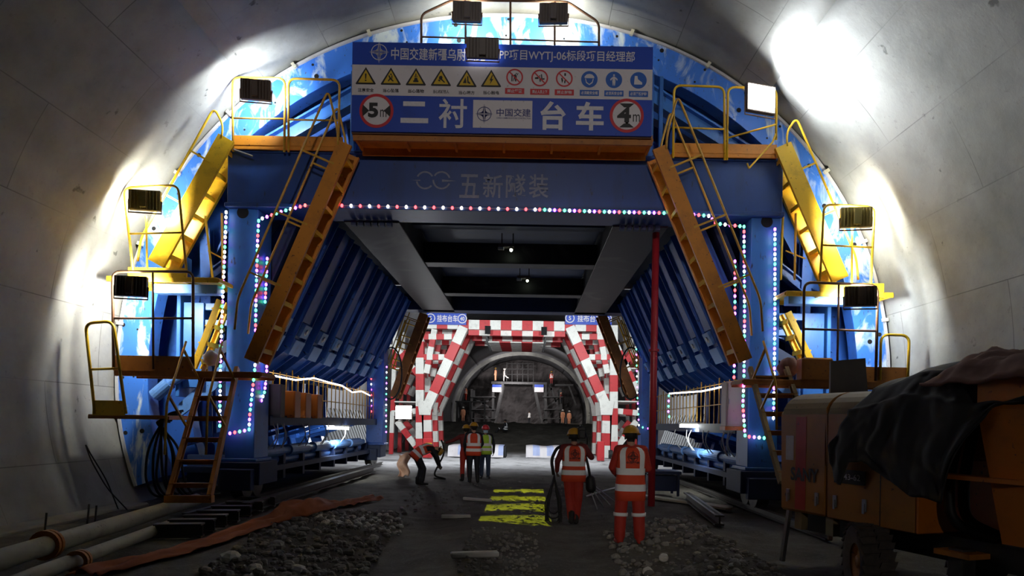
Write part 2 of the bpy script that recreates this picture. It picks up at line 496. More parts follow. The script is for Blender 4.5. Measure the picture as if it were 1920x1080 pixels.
def remeshed(mb, voxel, smooth_it=3):
    """one continuous surface from overlapping closed pieces -> (verts, faces)"""
    me = bpy.data.meshes.new('tmp')
    me.from_pydata([tuple(p) for p in mb.v], [], mb.f)
    ob = bpy.data.objects.new('tmp', me); COL.objects.link(ob)
    r = ob.modifiers.new('r', 'REMESH'); r.mode = 'VOXEL'; r.voxel_size = voxel
    if smooth_it:
        k = ob.modifiers.new('s', 'SMOOTH'); k.factor = 0.5; k.iterations = smooth_it
    dg = bpy.context.evaluated_depsgraph_get()
    ev = ob.evaluated_get(dg); m2 = ev.to_mesh()
    V = [v.co.copy() for v in m2.vertices]; F = [list(p.vertices) for p in m2.polygons]
    ev.to_mesh_clear()
    bpy.data.objects.remove(ob); bpy.data.meshes.remove(me)
    return V, F

def text_mesh(body, size, bold=0.0, squeeze=1.0, res=3):
    """letters as a flat mesh lying in XY, centred on the origin -> (verts, faces, width, height)"""
    cu = bpy.data.curves.new('tmp', 'FONT')
    cu.body = body; cu.size = size; cu.align_x = 'CENTER'; cu.align_y = 'CENTER'
    cu.resolution_u = res; cu.offset = bold
    ob = bpy.data.objects.new('tmp', cu); COL.objects.link(ob)
    dg = bpy.context.evaluated_depsgraph_get()
    me = bpy.data.meshes.new_from_object(ob.evaluated_get(dg))
    V = [v.co.copy() for v in me.vertices]; F = [list(p.vertices) for p in me.polygons]
    bpy.data.objects.remove(ob); bpy.data.curves.remove(cu); bpy.data.meshes.remove(me)
    if V:
        x0, x1 = min(v.x for v in V), max(v.x for v in V); y0, y1 = min(v.y for v in V), max(v.y for v in V)
        V = [Vector(((v.x - (x0 + x1) / 2) * squeeze, v.y - (y0 + y1) / 2, 0)) for v in V]
        return V, F, (x1 - x0) * squeeze, y1 - y0
    return V, F, 0, 0

def put_text(mb, body, c, ax, ay, height=None, width=None, m=0, bold=0.0, size=1.0):
    """fit text into height / width around c; ax right, ay up (unit vectors); letters lie on the surface"""
    V, F, W, H = text_mesh(body, size, bold)
    if not V: return mb
    sy = height / H if height else width / W
    sx = width / W if width else sy
    c, ax, ay = Vector(c), Vector(ax), Vector(ay)
    return mb.add([c + ax * (v.x * sx) + ay * (v.y * sy) for v in V], F, m)

def copy_thing(root, loc, rot=None, label=None):
    c = root.copy(); COL.objects.link(c); c.location = loc
    if rot is not None: c.rotation_euler = rot
    if label: c['label'] = label
    for ch in root.children:
        d = ch.copy(); COL.objects.link(d); d.parent = c
        for g in ch.children:
            e = g.copy(); COL.objects.link(e); e.parent = d
    return c
# ------------------------------------------------------------------ tunnel shell
A_, B_, ZC, NEXP = 8.18, 7.80, 2.6, 2.1
def _prof_raw(n_arc=72, n_low=8, zb=-0.5):
    pts = []
    for i in range(n_low):
        z = zb + (ZC - zb) * i / n_low
        pts.append((-(A_ - (ZC - z) ** 2 / 12.2), z))
    for i in range(n_arc + 1):
        a = PI - PI * i / n_arc
        c, s_ = math.cos(a), math.sin(a)
        pts.append((A_ * math.copysign(abs(c) ** (2 / NEXP), c), ZC + B_ * abs(s_) ** (2 / NEXP)))
    for i in range(n_low - 1, -1, -1):
        z = zb + (ZC - zb) * i / n_low
        pts.append((A_ - (ZC - z) ** 2 / 12.2, z))
    return pts
RAW = _prof_raw()
def profile(off=0.0):
    """tunnel section moved inwards by off, listed from the left foot over the crown to the right foot"""
    out = []
    N = len(RAW)
    for i in range(N):
        a, b = RAW[max(i - 1, 0)], RAW[min(i + 1, N - 1)]
        tx, tz = b[0] - a[0], b[1] - a[1]
        L = math.hypot(tx, tz)
        out.append((RAW[i][0] + off * tz / L, RAW[i][1] - off * tx / L))
    return out
N_P = len(RAW)
def shell_piece(name, i0, i1, ys, off, mat):
    P = profile(off)
    arc = [0.0]
    for i in range(1, N_P): arc.append(arc[-1] + math.dist(P[i], P[i - 1]))
    V, F, UV = [], [], []
    for y in ys:
        for i in range(i0, i1 + 1):
            V.append((P[i][0], y, P[i][1])); UV.append((y, arc[i]))
    W = i1 - i0 + 1
    for j in range(len(ys) - 1):
        for i in range(W - 1):
            F.append((j * W + i, j * W + i + 1, (j + 1) * W + i + 1, (j + 1) * W + i))
    me = bpy.data.meshes.new(name); me.from_pydata(V, [], F)
    uvl = me.uv_layers.new(name='UVMap')
    for l in me.loops: uvl.data[l.index].uv = UV[l.vertex_index]
    me.materials.append(M[mat]); me.polygons.foreach_set('use_smooth', [True] * len(F))
    o = bpy.data.objects.new(name, me); COL.objects.link(o); o['kind'] = 'structure'
    s = o.modifiers.new('solid', 'SOLIDIFY'); s.thickness = 0.3; s.offset = -1 if False else 1
    return o
def frange(a, b, n): return [a + (b - a) * i / n for i in range(n + 1)]
iL, iR = 8 + 20, N_P - 1 - 28
for nm, a, b in (('wall_left', 0, iL), ('ceiling', iL, iR), ('wall_right', iR, N_P - 1)):
    shell_piece(nm, a, b, frange(-9, 26.0, 20), 0.0, 'concrete')
for nm, a, b in (('wall_left_membrane', 0, iL), ('ceiling_membrane', iL, iR), ('wall_right_membrane', iR, N_P - 1)):
    shell_piece(nm, a, b, frange(26.0, 46, 8), -0.35, 'plaque' if 'wall' in nm else 'shotcrete')
for nm, a, b in (('wall_left_rock', 0, iL), ('ceiling_rock', iL, iR), ('wall_right_rock', iR, N_P - 1)):
    shell_piece(nm, a, b, frange(46, 96, 12), -0.35, 'shotcrete')
# step where the sprayed lining begins near the face
mb = MB(); Pa, Pb = profile(-0.36), profile(0.02)
for y0, y1 in ((83.2, 84.0),):
    for i in range(N_P - 1):
        q = [(Pb[i][0], y0, Pb[i][1]), (Pb[i + 1][0], y0, Pb[i + 1][1]), (Pb[i + 1][0], y1, Pb[i + 1][1]), (Pb[i][0], y1, Pb[i][1])]
        mb.add(q, [(0, 1, 2, 3)])
        mb.add([(Pa[i][0], y0, Pa[i][1]), (Pa[i + 1][0], y0, Pa[i + 1][1]), q[1], q[0]], [(0, 1, 2, 3)])
struct('trim_1', mb, 'concrete', smooth=False)
def face_fn(u, v):
    x, z = -9 + 18 * u, -1 + 12 * v
    n = noise.noise(Vector((x * 0.6, z * 0.6, 3))) * 0.6 + noise.noise(Vector((x * 2, z * 2, 9))) * 0.25
    return Vector((x, 94 + n, z))
struct('wall_face', MB().grid(face_fn, 60, 40), 'rockface')

# ------------------------------------------------------------------ ground
def sstep(a, b, x):
    t = min(1, max(0, (x - a) / (b - a))); return t * t * (3 - 2 * t)
def ground_z(x, y):
    n = noise.noise(Vector((x * 0.9, y * 0.9, 0))) * 0.05 + noise.noise(Vector((x * 3.1, y * 3.1, 5))) * 0.025
    z = n - 0.03
    z -= 0.06 * math.exp(-((x + 1.35) / 0.45) ** 2) * sstep(20, 12, y)
    z -= 0.06 * math.exp(-((x - 1.25) / 0.5) ** 2) * sstep(16, 11, y)
    z += 0.10 * math.exp(-((x + 0.2) / 0.45) ** 2) * sstep(13, 10, y)
    z += 0.16 * math.exp(-((x + 3.0) / 0.9) ** 2) * sstep(14.5, 11, y)
    z += 0.16 * math.exp(-((x - 3.1) / 0.6) ** 2) * sstep(14, 10.5, y)
    r = sstep(42, 60, y)
    z += r * (1.80 + noise.noise(Vector((x * 0.8, y * 0.25, 2))) * 0.22 + noise.noise(Vector((x * 2.5, y * 0.8, 2))) * 0.08)
    return z
def gfn(x0, x1, y0, y1):
    def f(u, v):
        x, y = x0 + (x1 - x0) * u, y0 + (y1 - y0) * v
        return Vector((x, y, ground_z(x, y)))
    return f
gm = MB().grid(gfn(-8.6, 8.6, -9, 4), 40, 20)
gm.grid(gfn(-8.6, 8.6, 4, 24), 230, 250)
gm.grid(gfn(-8.6, 8.6, 24, 62), 110, 170)
gm.grid(gfn(-8.6, 8.6, 62, 95), 30, 20)
struct('floor', gm, 'soil', smooth=True)
mb = MB().span(-7.80, -7.15, 4.5, 13.6, -0.3, 0.02)
struct('kerb', mb, 'kerb', bevel=0.03)
# ------------------------------------------------------------------ formwork gantry (one rigid machine)
GY0, GY1 = 13.5, 25.5
gantry = thing('formwork_gantry', 'huge blue steel tunnel lining formwork gantry filling the tunnel arch', 'gantry', (0, 13.5, 0))
def gp(name, mb, mat, **kw): return mb.build(name, mat, gantry, **kw)

# front beam with stiffeners and flanges
mb = MB()
mb.span(-5.63, 5.62, 13.5, 14.25, 6.12, 7.18)
mb.span(-5.66, 5.65, 13.44, 14.31, 6.03, 6.12); mb.span(-5.66, 5.65, 13.44, 14.31, 7.14, 7.20)
fb = gp('front_beam', mb, 'blue_beam_shaded', bevel=0.012)
# worn maker's lettering on the beam
mb = MB()
AX, AZ = Vector((1, 0, 0)), Vector((0, 0, 1))
for ch, u in (('五', 880), ('新', 924), ('隧', 967), ('装', 1010)):
    c = at(u, 349, 13.5); c.y = 13.497
    put_text(mb, ch, c, AX, AZ, height=0.48, width=0.40, bold=0.012)
def ring2d(mb, c, r0, r1, a0, a1, ax, ay, n=28, m=0):
    vs = []
    for i in range(n + 1):
        a = a0 + (a1 - a0) * i / n
        d = ax * math.cos(a) + ay * math.sin(a)
        vs += [c + d * r0, c + d * r1]
    return mb.add(vs, [(2 * i, 2 * i + 1, 2 * i + 3, 2 * i + 2) for i in range(n)], m)
for u, a0, a1 in ((797, 0.5, 2.7), (797, 3.3, 5.6), (828, 0.3, 2.6), (828, 3.1, 5.9)):
    c = at(u, 338, 13.5); c.y = 13.497
    ring2d(mb, c, 0.15, 0.185, a0, a1, AX, AZ)
c = at(777, 338, 13.5); c.y = 13.497
mb.add([c - AX * .06, c + AX * .12 - AZ * .012, c + AX * .12 + AZ * .012], [(0, 1, 2)])
c = at(838, 339, 13.5); c.y = 13.497
mb.add([c - AX * .10 - AZ * .025, c + AX * .2, c - AX * .10 + AZ * .025], [(0, 1, 2)])
mb.build('lettering', 'fadedtext', fb)

# four columns
for sx in (-1, 1):
    for y0, y1, mt in ((13.56, 14.3, 'blue'), (24.75, 25.5, 'blue_rib')):
        mb = MB()
        w0, w1 = (5.02, 5.62) if y0 < 20 else (4.80, 5.42)
        mb.span(sx * w0, sx * w1, y0, y1, 0.95, 6.03)
        mb.span(sx * (w0 - .06), sx * (w1 + .05), y0 - .05, y1 + .05, 0.88, 0.95)
        co = gp('column', mb, mt, bevel=0.012)
        if y0 < 20:
            q = MB()
            q.lathe([(0.0, 0), (0.12, 0)], (sx * 5.33, y0 - 0.004, 5.95), (0, -1, 0), 24)
            q.build('access_hole', 'hole', co)
        q = MB()
        q.span(sx * 4.85, sx * 5.72, y0 - .12, y1 + .12, 0.42, 0.88)
        q.span(sx * 4.95, sx * 5.62, y0 - .3, y0 - .12, 0.32, 0.75)
        bg = gp('wheel_bogie', q, 'blue_dark', bevel=0.015)
        for dy in (0.12, 0.62):
            q = MB(); q.lathe([(0.05, -.12), (0.30, -.12), (0.30, -.09), (0.26, -.07), (0.26, .07), (0.30, .09), (0.30, .12), (0.05, .12)], (sx * 5.3, y0 + dy, 0.42), (1, 0, 0), 20)
            q.build('rail_wheel', 'rail', bg, smooth=False)

# longitudinal beams, cross beams, deck
for sx in (-1, 1):
    mb = MB().span(sx * 2.35, sx * 3.4, 14.25, 25.6, 6.05, 6.85)
    mb.span(sx * 2.28, sx * 3.47, 14.25, 25.6, 6.0, 6.05)
    gp('longitudinal_beam', mb, 'greybeam', bevel=0.01)
    mb = MB()
    for k in range(6):   # socket row on the beam end
        mb.span(sx * (2.42 + .15 * k), sx * (2.52 + .15 * k), 14.1, 14.24, 5.9, 6.0)
    gp('socket_row', mb, 'blue_dark')
for y in (16.2, 18.0, 20.0, 22.2, 24.0):
    mb = MB()
    tall = y in (18.0, 22.2)
    mb.span(-2.35, 2.35, y, y + .35, 6.08 if tall else 6.55, 6.85 if not tall else 6.62)
    if tall: mb.span(-2.35, 2.35, y - .12, y + .4, 6.04, 6.08)
    gp('cross_beam', mb, 'greybeam' if tall else 'blue_dark', bevel=0.008)
mb = MB().span(-5.42, 5.42, 25.2, 25.9, 6.0, 6.9)
gp('rear_beam', mb, 'blue_dark', bevel=0.012)
mb = MB().span(-5.6, 5.6, 14.3, 25.6, 7.0, 7.12)
gp('deck', mb, 'blue_dark')

# lining skin with its front ring
def annulus(mb, y, o0, o1, depth, i0=0, i1=N_P - 1, m=0):
    P, Q = profile(o0), profile(o1)
    for i in range(i0, i1):
        for yy, fl in ((y, False), (y + depth, True)):
            f = (0, 1, 2, 3) if not fl else (3, 2, 1, 0)
            mb.add([(P[i][0], yy, P[i][1]), (P[i + 1][0], yy, P[i + 1][1]), (Q[i + 1][0], yy, Q[i + 1][1]), (Q[i][0], yy, Q[i][1])], [f], m)
        for A, fl in ((P, False), (Q, True)):
            f = (0, 1, 2, 3) if fl else (3, 2, 1, 0)
            mb.add([(A[i][0], y, A[i][1]), (A[i + 1][0], y, A[i + 1][1]), (A[i + 1][0], y + depth, A[i + 1][1]), (A[i][0], y + depth, A[i][1])], [f], m)
    return mb
I0 = 2
mb = annulus(MB(), 14.0, 0.06, 0.72, 0.03, I0, N_P - 1 - I0)
ringp = gp('front_ring_plate', mb, 'blue_ring')
P1, P2 = profile(0.2), profile(0.5)
for k, i in enumerate(range(5, N_P - 5, 3)):
    for P, r in ((P1, 0.028 if k % 2 else 0.045), (P2, 0.05 if k % 3 == 0 else 0.022)):
        MB().lathe([(0, 0), (r, 0)], (P[i][0] + rnd.uniform(-.08, .08), 13.996, P[i][1] + rnd.uniform(-.08, .08)), (0, -1, 0), 12).build('bolt_hole', 'hole', ringp)
mb = MB(); P1 = profile(0.055)   # clamps and scraped lip along the edge of the ring
P3 = profile(0.09)
for i in range(I0, N_P - 1 - I0):
    mb.bar((P3[i][0], 13.97, P3[i][1]), (P3[i + 1][0], 13.97, P3[i + 1][1]), 0.05, 0.05, (0, 1, 0))
mb.build('edge_lip', 'plaque', ringp)
for i in range(6, N_P - 6, 5):
    d = Vector((P1[i][0], 0, P1[i][1] - 3)).normalized()
    MB().bar(Vector((P1[i][0], 13.93, P1[i][1])) - d * 0.10, Vector((P1[i][0], 13.93, P1[i][1])) + d * 0.02, 0.07, 0.06, (0, 1, 0)).build('edge_clamp', 'plank', ringp)
mb = annulus(MB(), 14.03, 0.06, 0.10, 11.5, I0, N_P - 1 - I0)
gp('lining_skin', mb, 'blue_dark')
mb = annulus(MB(), 14.03, 0.68, 0.72, 0.35, I0, N_P - 1 - I0)
gp('ring_flange', mb, 'blue_rib')
for k in range(7):
    mb = annulus(MB(), 15.4 + k * 1.55, 0.1, 0.95, 0.04, I0, N_P - 1 - I0)
    annulus(mb, 15.25 + k * 1.55, 0.91, 0.95, 0.34, I0, N_P - 1 - I0)
    gp('skin_rib', mb, 'blue_rib')

# upper frame between beam and ring: posts beside the sign, raking struts, crown girder
for sx in (-1, 1):
    mb = MB()
    mb.span(sx * 2.90 - .09, sx * 2.90 + .09, 13.55, 13.75, 7.2, 8.95)
    mb.span(sx * 3.15 - .04, sx * 3.15 + .04, 13.6, 13.7, 7.2, 8.9)
    gp('upper_post', mb, 'blue', bevel=0.01)
    mb = MB()
    mb.ibar((sx * 3.0, 14.35, 8.9), (sx * 5.75, 14.35, 7.25), 0.3, 0.34, .04, (0, 0, 1))
    gp('raking_strut', mb, 'blue')
    mb = MB()
    mb.ibar((sx * 2.2, 15.2, 8.5), (sx * 5.2, 15.2, 7.2), 0.25, 0.3, .04, (0, 0, 1))
    for x in (3.5, 4.2, 4.9): mb.bar((sx * x, 14.9, 7.2), (sx * (x + .2), 14.9, 8.4 - (x - 3.5) * .6), .14, .1, (0, 1, 0))
    gp('inner_truss', mb, 'blue_rib')
mb = MB()
mb.prism([(-2.4, 0), (2.4, 0), (2.4, .25), (0.3, .62), (-0.3, .62), (-2.4, .25)], (0.0, 13.9, 8.9), (1, 0, 0), (0, 0, 1), (0, 0.4, 0))
gp('crown_girder', mb, 'blue', bevel=0.02)

# inner side ribs: the folded row of blue panels on either side of the passage
for sx in (-1, 1):
    for k in range(8):
        y = 14.55 + k * 1.38
        yw = 0.78
        mb = MB()
        a, b, c = Vector((sx * 4.02, y, 6.35)), Vector((sx * 5.0, y, 4.15)), Vector((sx * 5.32, y, 3.55))
        d = Vector((sx * 6.1, y, 2.95))
        off = Vector((0, yw / 2, 0))
        mb.bar(a + off, b + off, yw, 0.16, (sx * -1, 0, -0.4))
        mb.bar(b + off, c + off, yw * .92, 0.10, (sx * -1, 0, -0.4))
        mb.bar(c + off, d + off, yw, 0.14, (sx * -0.6, 0, -1))
        for yy in (y, y + yw):
            mb.bar(Vector((sx * 4.02, yy, 6.35)), Vector((sx * 5.32, yy, 3.55)), 0.03, 0.34, (sx * -1, 0, -0.45))
            mb.bar(Vector((sx * 5.32, yy, 3.55)), Vector((sx * 6.1, yy, 2.95)), 0.03, 0.3, (sx * -0.6, 0, -1))
        rb = gp('side_rib', mb, 'blue_rib', bevel=0.008)
        q = MB()
        n = Vector((-sx * 0.91, 0, -0.41)).normalized()
        tdir = (c - b).normalized()
        mid = b.lerp(c, 0.28) + off + n * 0.13
        q.bar(mid - tdir * .17, mid + tdir * .17, yw * .62, 0.14, n)
        mid2 = b.lerp(c, 0.95) + off + n * 0.12
        q.bar(mid2 - tdir * .20, mid2 + tdir * .20, yw * .86, 0.16, n)
        hb = q.build('hinge_block', 'pale_blue', rb, bevel=0.01)
        q = MB(); q.lathe([(0, 0.03), (0.06, 0.03), (0.06, 0), (0.10, 0.0), (0.10, -.02)], mid + n * 0.07, n, 16)
        q.build('hinge_bolt', 'steel', rb)
    # soffit behind the ribs
    mb = MB()
    mb.prism([(4.3, 6.5), (4.5, 6.5), (5.75, 3.6), (6.6, 3.1), (6.5, 2.9), (5.55, 3.45)], (0, 14.4, 0), (sx, 0, 0), (0, 0, 1), (0, 11.0, 0))
    gp('side_truss_web', mb, 'blue_dark')
    # walkway along the side, its edge beam
    mb = MB().span(sx * 5.1, sx * 6.4, 14.4, 25.0, 1.72, 1.80)
    mb.span(sx * 5.02, sx * 5.12, 14.4, 25.0, 1.62, 1.84)
    gp('side_walkway', mb, 'blue_dark')
    # jack tubes low down
    for k in range(5):
        y = 14.5 + k * 1.9; mb = MB()
        mb.tube([(sx * 5.35, y, 1.02), (sx * 5.35, y + 1.35, 1.02)], 0.14, 16)
        mb.tube([(sx * 5.35, y + 1.35, 1.02), (sx * 5.35, y + 1.9, 1.02)], 0.09, 12)
        gp('jack_tube', mb, 'pale_blue', smooth=False)
        gp('lower_tube', MB().tube([(sx * 5.52, y, .80), (sx * 5.52, y + 1.9, .80)], 0.12, 12), 'pale_blue')
    mb = MB().span(sx * 5.2, sx * 6.9, 14.4, 24.8, 0.58, 0.70)
    for k in range(8):
        mb.span(sx * 5.3, sx * 6.9, 14.6 + k * 1.4, 14.75 + k * 1.4, 0.35, 0.95)
    gp('bottom_frame', mb, 'blue_dark')
    for k in range(6):
        y = 14.9 + k * 1.7
        gp('screw_jack', MB().bar((sx * 5.5, y, 1.0), (sx * 7.3, y + .1, 0.62), 0.13, 0.13), 'blue_rib')
        gp('screw_jack', MB().bar((sx * 5.5, y, 1.65), (sx * 7.2, y + .1, 1.15), 0.10, 0.10), 'blue_rib')
    # hanging hydraulic hoses, pale
    for k, y in enumerate((14.5, 14.75, 15.0, 15.15, 16.4, 16.9, 18.1, 18.6, 20.0)):
        s0 = Vector((sx * 5.0, y, 1.66)); s1 = Vector((sx * (5.15), y + rnd.uniform(-.1, .45), 1.10))
        pts = []
        for j in range(9):
            t = j / 8
            p = s0.lerp(s1, t); p.x += -sx * .10 * math.sin(t * PI); p.y += (-.12 if k % 2 else .08) * math.sin(t * PI)
            pts.append(p)
        MB().tube(pts, 0.013, 6).build('hydraulic_hose', 'hose_w', gantry)
    # side box frames between column and ring
    mb = MB()
    mb.span(sx * 6.35, sx * 6.78, 14.1, 14.5, 2.4, 4.2)
    mb.span(sx * 5.65, sx * 6.4, 14.15, 14.4, 4.05, 4.2); mb.span(sx * 5.65, sx * 6.4, 14.15, 14.4, 3.72, 3.85)
    mb.span(sx * 6.82, sx * 6.9, 14.05, 14.5, 2.2, 5.2)
    gp('side_box_frame', mb, 'blue', bevel=0.01)
    mb = MB()
    mb.span(sx * 5.66, sx * 6.92, 13.2, 13.45, 4.22, 4.40)
    gp('side_bracket', mb, 'pale_blue', bevel=0.01)
    mb = MB()
    mb.prism([(5.66, 3.25), (6.9, 2.05), (6.9, 1.75), (5.66, 2.75)], (0, 14.2, 0), (sx, 0, 0), (0, 0, 1), (0, .06, 0))
    gp('gusset_plate', mb, 'pale_blue')
    for y in (15.0, 17.5, 20.5, 23.5):
        gp('side_strut', MB().ibar((sx * 5.4, y, 5.9), (sx * 7.1, y, 4.6), .2, .22, .03), 'blue_rib'); gp('side_strut', MB().ibar((sx * 5.4, y, 4.2), (sx * 7.3, y, 3.4), .2, .22, .03), 'blue_rib')
        gp('side_post', MB().ibar((sx * 6.6, y, 1.2), (sx * 6.75, y, 6.0), .22, .22, .03, (0, 1, 0)), 'blue_rib')
    # hydraulic cylinder in the lower side opening
    mb = MB()
    mb.tube([at(290 if sx < 0 else 1660, 742, 14.0), at(318 if sx < 0 else 1630, 718, 14.0)], 0.14, 16)
    mb.tube([at(318 if sx < 0 else 1630, 718, 14.0), at(345 if sx < 0 else 1600, 703, 14.0)], 0.10, 16)
    gp('hydraulic_cylinder', mb, 'pale_blue')

# ------------------------------------------------------------------ red pipe
a, b = at(1230, 437, 14.6), at(1230, 890, 14.6)
t = thing('pipe', 'tall red vertical pipe standing inside the right side of the passage', 'pipe', (a.x, 14.6, 0))
b.x = a.x; b.z = 0.0
MB().tube([a, b], 0.078, 16).build('pipe_body', 'redpipe', t, smooth=True)
q = MB(); q.lathe([(.078, -.05), (.115, -.05), (.115, .0), (.078, .0)], (a.x, 14.6, at(1230, 655, 14.6).z), (0, 0, 1), 20)
q.build('flange', 'redpipe', t)
# ------------------------------------------------------------------ stairs
def stair(name, label, A, B, n, mats, h=0.26, roff=None, rails=(0, 1), rail_t=(-0.1, 0.78), hoop=0.35, drop=0.6, posts=(0.1, 0.38, 0.66), group=None, tread_w=0.2):
    """A, B: (top, bottom) of the two stringers; treads span between them"""
    m_str, m_tr, m_rail = mats
    base = (A[1] + B[1]) / 2
    t = thing(name, label, 'stairs', base, group)
    wv = (B[0] - A[0]).normalized()
    for (p, q), ch in ((A, 1), (B, -1)):
        d = (q - p).normalized()
        up = wv.cross(d)
        if up.z < 0: up = -up
        mb = MB(); mb.bar(p, q, 0.025, h, up)
        for k in (-1, 1):
            mb.bar(p + up * (k * (h / 2 - .012)) + wv * (.03 * ch), q + up * (k * (h / 2 - .012)) + wv * (.03 * ch), 0.06, 0.02, up)
        mb.build('stringer', m_str, t)
    for i in range(n):
        f = (i + 0.5) / n
        a, b = A[0].lerp(A[1], f), B[0].lerp(B[1], f)
        hor = (A[1] - A[0]); hor.z = 0; hor = hor.normalized()
        mb = MB().bar(a, b, tread_w, 0.03, (0, 0, 1))
        mb.bar(a - hor * (tread_w / 2) - Vector((0, 0, .03)), b - hor * (tread_w / 2) - Vector((0, 0, .03)), 0.015, 0.09, (0, 0, 1))
        mb.build('tread', m_tr, t)
    for s_ in rails:
        p, q = (A, B)[s_]
        d = q - p
        n_ = roff
        r0, r1 = p + d * rail_t[0] + n_, p + d * rail_t[1] + n_
        pts = []
        if hoop:
            e = d.normalized()
            pts += [p + d * 0.02 + n_ * 0.15, p - e * hoop * 0.55 + n_ * 0.35, r0 - e * hoop]
        pts += [r0, r1]
        if drop: pts += [r1 + Vector((0, 0, -drop)) + Vector((d.x, d.y, 0)).normalized() * .05]
        mb = MB().tube(fillet(pts, 0.16), 0.022, 8)
        rl = mb.build('handrail', m_rail, t, smooth=True)
        for f in posts:
            c = p + d * f
            MB().bar(c + n_ * 0.05, c + n_, 0.035, 0.035, d).build('rail_post', m_rail, t)
    return t

def perp_xz(p, q, length, side):
    d = (q - p).normalized(); n = Vector((d.z, 0, -d.x))
    if n.z < 0: n = -n
    return n * length

DY = Vector((0, 0.62, 0))
p, q = at(647, 268, 12.72), at(470, 676, 12.72)
stair('stairs', 'long orange stair left of the sign, sloping down outside the left blue column', (p, q), (p + DY, q + DY), 9, ('orange', 'yellow', 'yrail'), 0.27, perp_xz(p, q, 0.70, -1))
p, q = at(1236, 276, 12.72), at(1398, 676, 12.72)
stair('stairs', 'long orange stair right of the sign, sloping down across the right blue column', (p, q), (p + DY, q + DY), 9, ('orange', 'yellow', 'yrail'), 0.27, perp_xz(p, q, 0.70, 1))
DY2 = Vector((0, 0.55, 0))
p, q = at(424, 258, 13.2), at(292, 494, 13.2)
stair('stairs', 'bright yellow upper stair on the left, climbing along the lit blue ring', (p, q), (p + DY2, q + DY2), 6, ('yellow', 'yellow', 'yellow'), 0.34, perp_xz(p, q, 0.50, -1), rails=(0,), rail_t=(-0.02, 0.9), drop=0.45, posts=(0.2, 0.55))
p, q = at(1468, 272, 13.2), at(1576, 524, 13.2)
stair('stairs', 'bright yellow upper stair on the right, below the glaring floodlight', (p, q), (p + DY2, q + DY2), 6, ('yellow', 'yellow', 'yellow'), 0.34, perp_xz(p, q, 0.46, 1), rails=(0,), rail_t=(-0.02, 0.9), drop=0.45, posts=(0.2, 0.55))
p, q = at(412, 562, 13.4), at(362, 690, 13.4)
stair('stairs', 'short yellow stair behind the brown railing on the left', (p, q), (p + DY2 * .8, q + DY2 * .8), 4, ('yellow', 'yellow', 'yellow'), 0.12, perp_xz(p, q, 0.5, -1), rails=())
p, q = at(1478, 585, 13.4), at(1532, 700, 13.4)
stair('stairs', 'short yellow stair behind the brown railing on the right', (p, q), (p + DY2 * .8, q + DY2 * .8), 4, ('yellow', 'yellow', 'yellow'), 0.12, perp_xz(p, q, 0.5, 1), rails=())
A = (at(383, 690, 13.0), at(314, 930, 11.3)); B = (at(447, 690, 13.0), at(396, 930, 11.3))
ls = stair('stairs', 'steep orange ladder stair at lower left with open treads and black hoses behind it', A, B, 6, ('rust', 'rust', 'yrail'), 0.11, Vector((-0.05, -0.55, 0.55)), rail_t=(0.05, 0.55), hoop=0.0, drop=0.9, posts=(0.12, 0.5), tread_w=0.13)
MB().bar(A[1] + Vector((-.03, 0, -.05)), B[1] + Vector((.03, 0, -.05)), .12, .12).build('foot_bar', 'orange', ls)
A = (at(1404, 690, 13.0), at(1462, 905, 11.5)); B = (at(1476, 690, 13.0), at(1548, 905, 11.5))
stair('stairs', 'steep ladder stair at lower right beside the concrete pump', A, B, 6, ('wood', 'rust', 'yrail'), 0.11, Vector((0.05, -0.55, 0.55)), rails=(0,), rail_t=(0.05, 0.45), hoop=0.0, drop=0.8, posts=(0.12, 0.4), tread_w=0.13)

# ------------------------------------------------------------------ platforms with guard rails
def rail_frame(parent, px, Y, mat, mids=(), r=0.024, verts=()):
    """bent-tube guard frame; px = outline pixels bottom-left, top-left, top-right, bottom-right"""
    P = [at(u, v, Y) for u, v in px]
    MB().tube(fillet(P, 0.16), r, 8).build('guard_rail', mat, parent, smooth=True)
    for f in mids:
        MB().tube([P[0].lerp(P[1], f), P[-1].lerp(P[-2], f)], r * .8, 8).build('mid_rail', mat, parent, smooth=True)
    for f in verts:
        MB().tube([P[0].lerp(P[-1], f), P[1].lerp(P[-2], f)], r * .8, 8).build('rail_post', mat, parent, smooth=True)

def platform(label, c0, c1, y0, y1, zt, th, m_deck, toe=None, group=None, joists=3):
    x0, x1 = c0, c1
    t = thing('access_platform', label, 'platform', ((x0 + x1) / 2, (y0 + y1) / 2, zt), group)
    MB().span(x0, x1, y0, y1, zt - 0.02, zt).build('deck', m_deck, t)
    mb = MB()
    for k in range(joists + 1):
        x = x0 + (x1 - x0) * k / joists
        mb.bar((x, y0 + .01, zt - .05), (x, y1 - .01, zt - .05), .05, .06)
    for y in (y0, y1): mb.bar((x0, y, zt - th / 2), (x1, y, zt - th / 2), .04, th)
    mb.build('frame', m_deck, t, bevel=.006)
    if toe:
        m_t, hgt, xa, xb = toe
        MB().span(xa, xb, y0 - .03, y0, zt - 0.02, zt + hgt).build('toe_board', m_t, t)
    return t
xL = lambda u, Y, v=600: at(u, v, Y).x
zL = lambda u, v, Y: at(u, v, Y).z

# below the sign
a, b = at(664, 262, 12.78), at(1222, 270, 12.78)
zt = (a.z + b.z) / 2 + .12
t = platform('orange platform under the big sign, its shaded bays seen from below', a.x, b.x, 12.74, 13.44, zt, 0.17, 'orange', joists=6)
MB().span(a.x, b.x, 12.70, 12.74, zt - .17, zt + .02).build('edge_beam', 'rust', t)
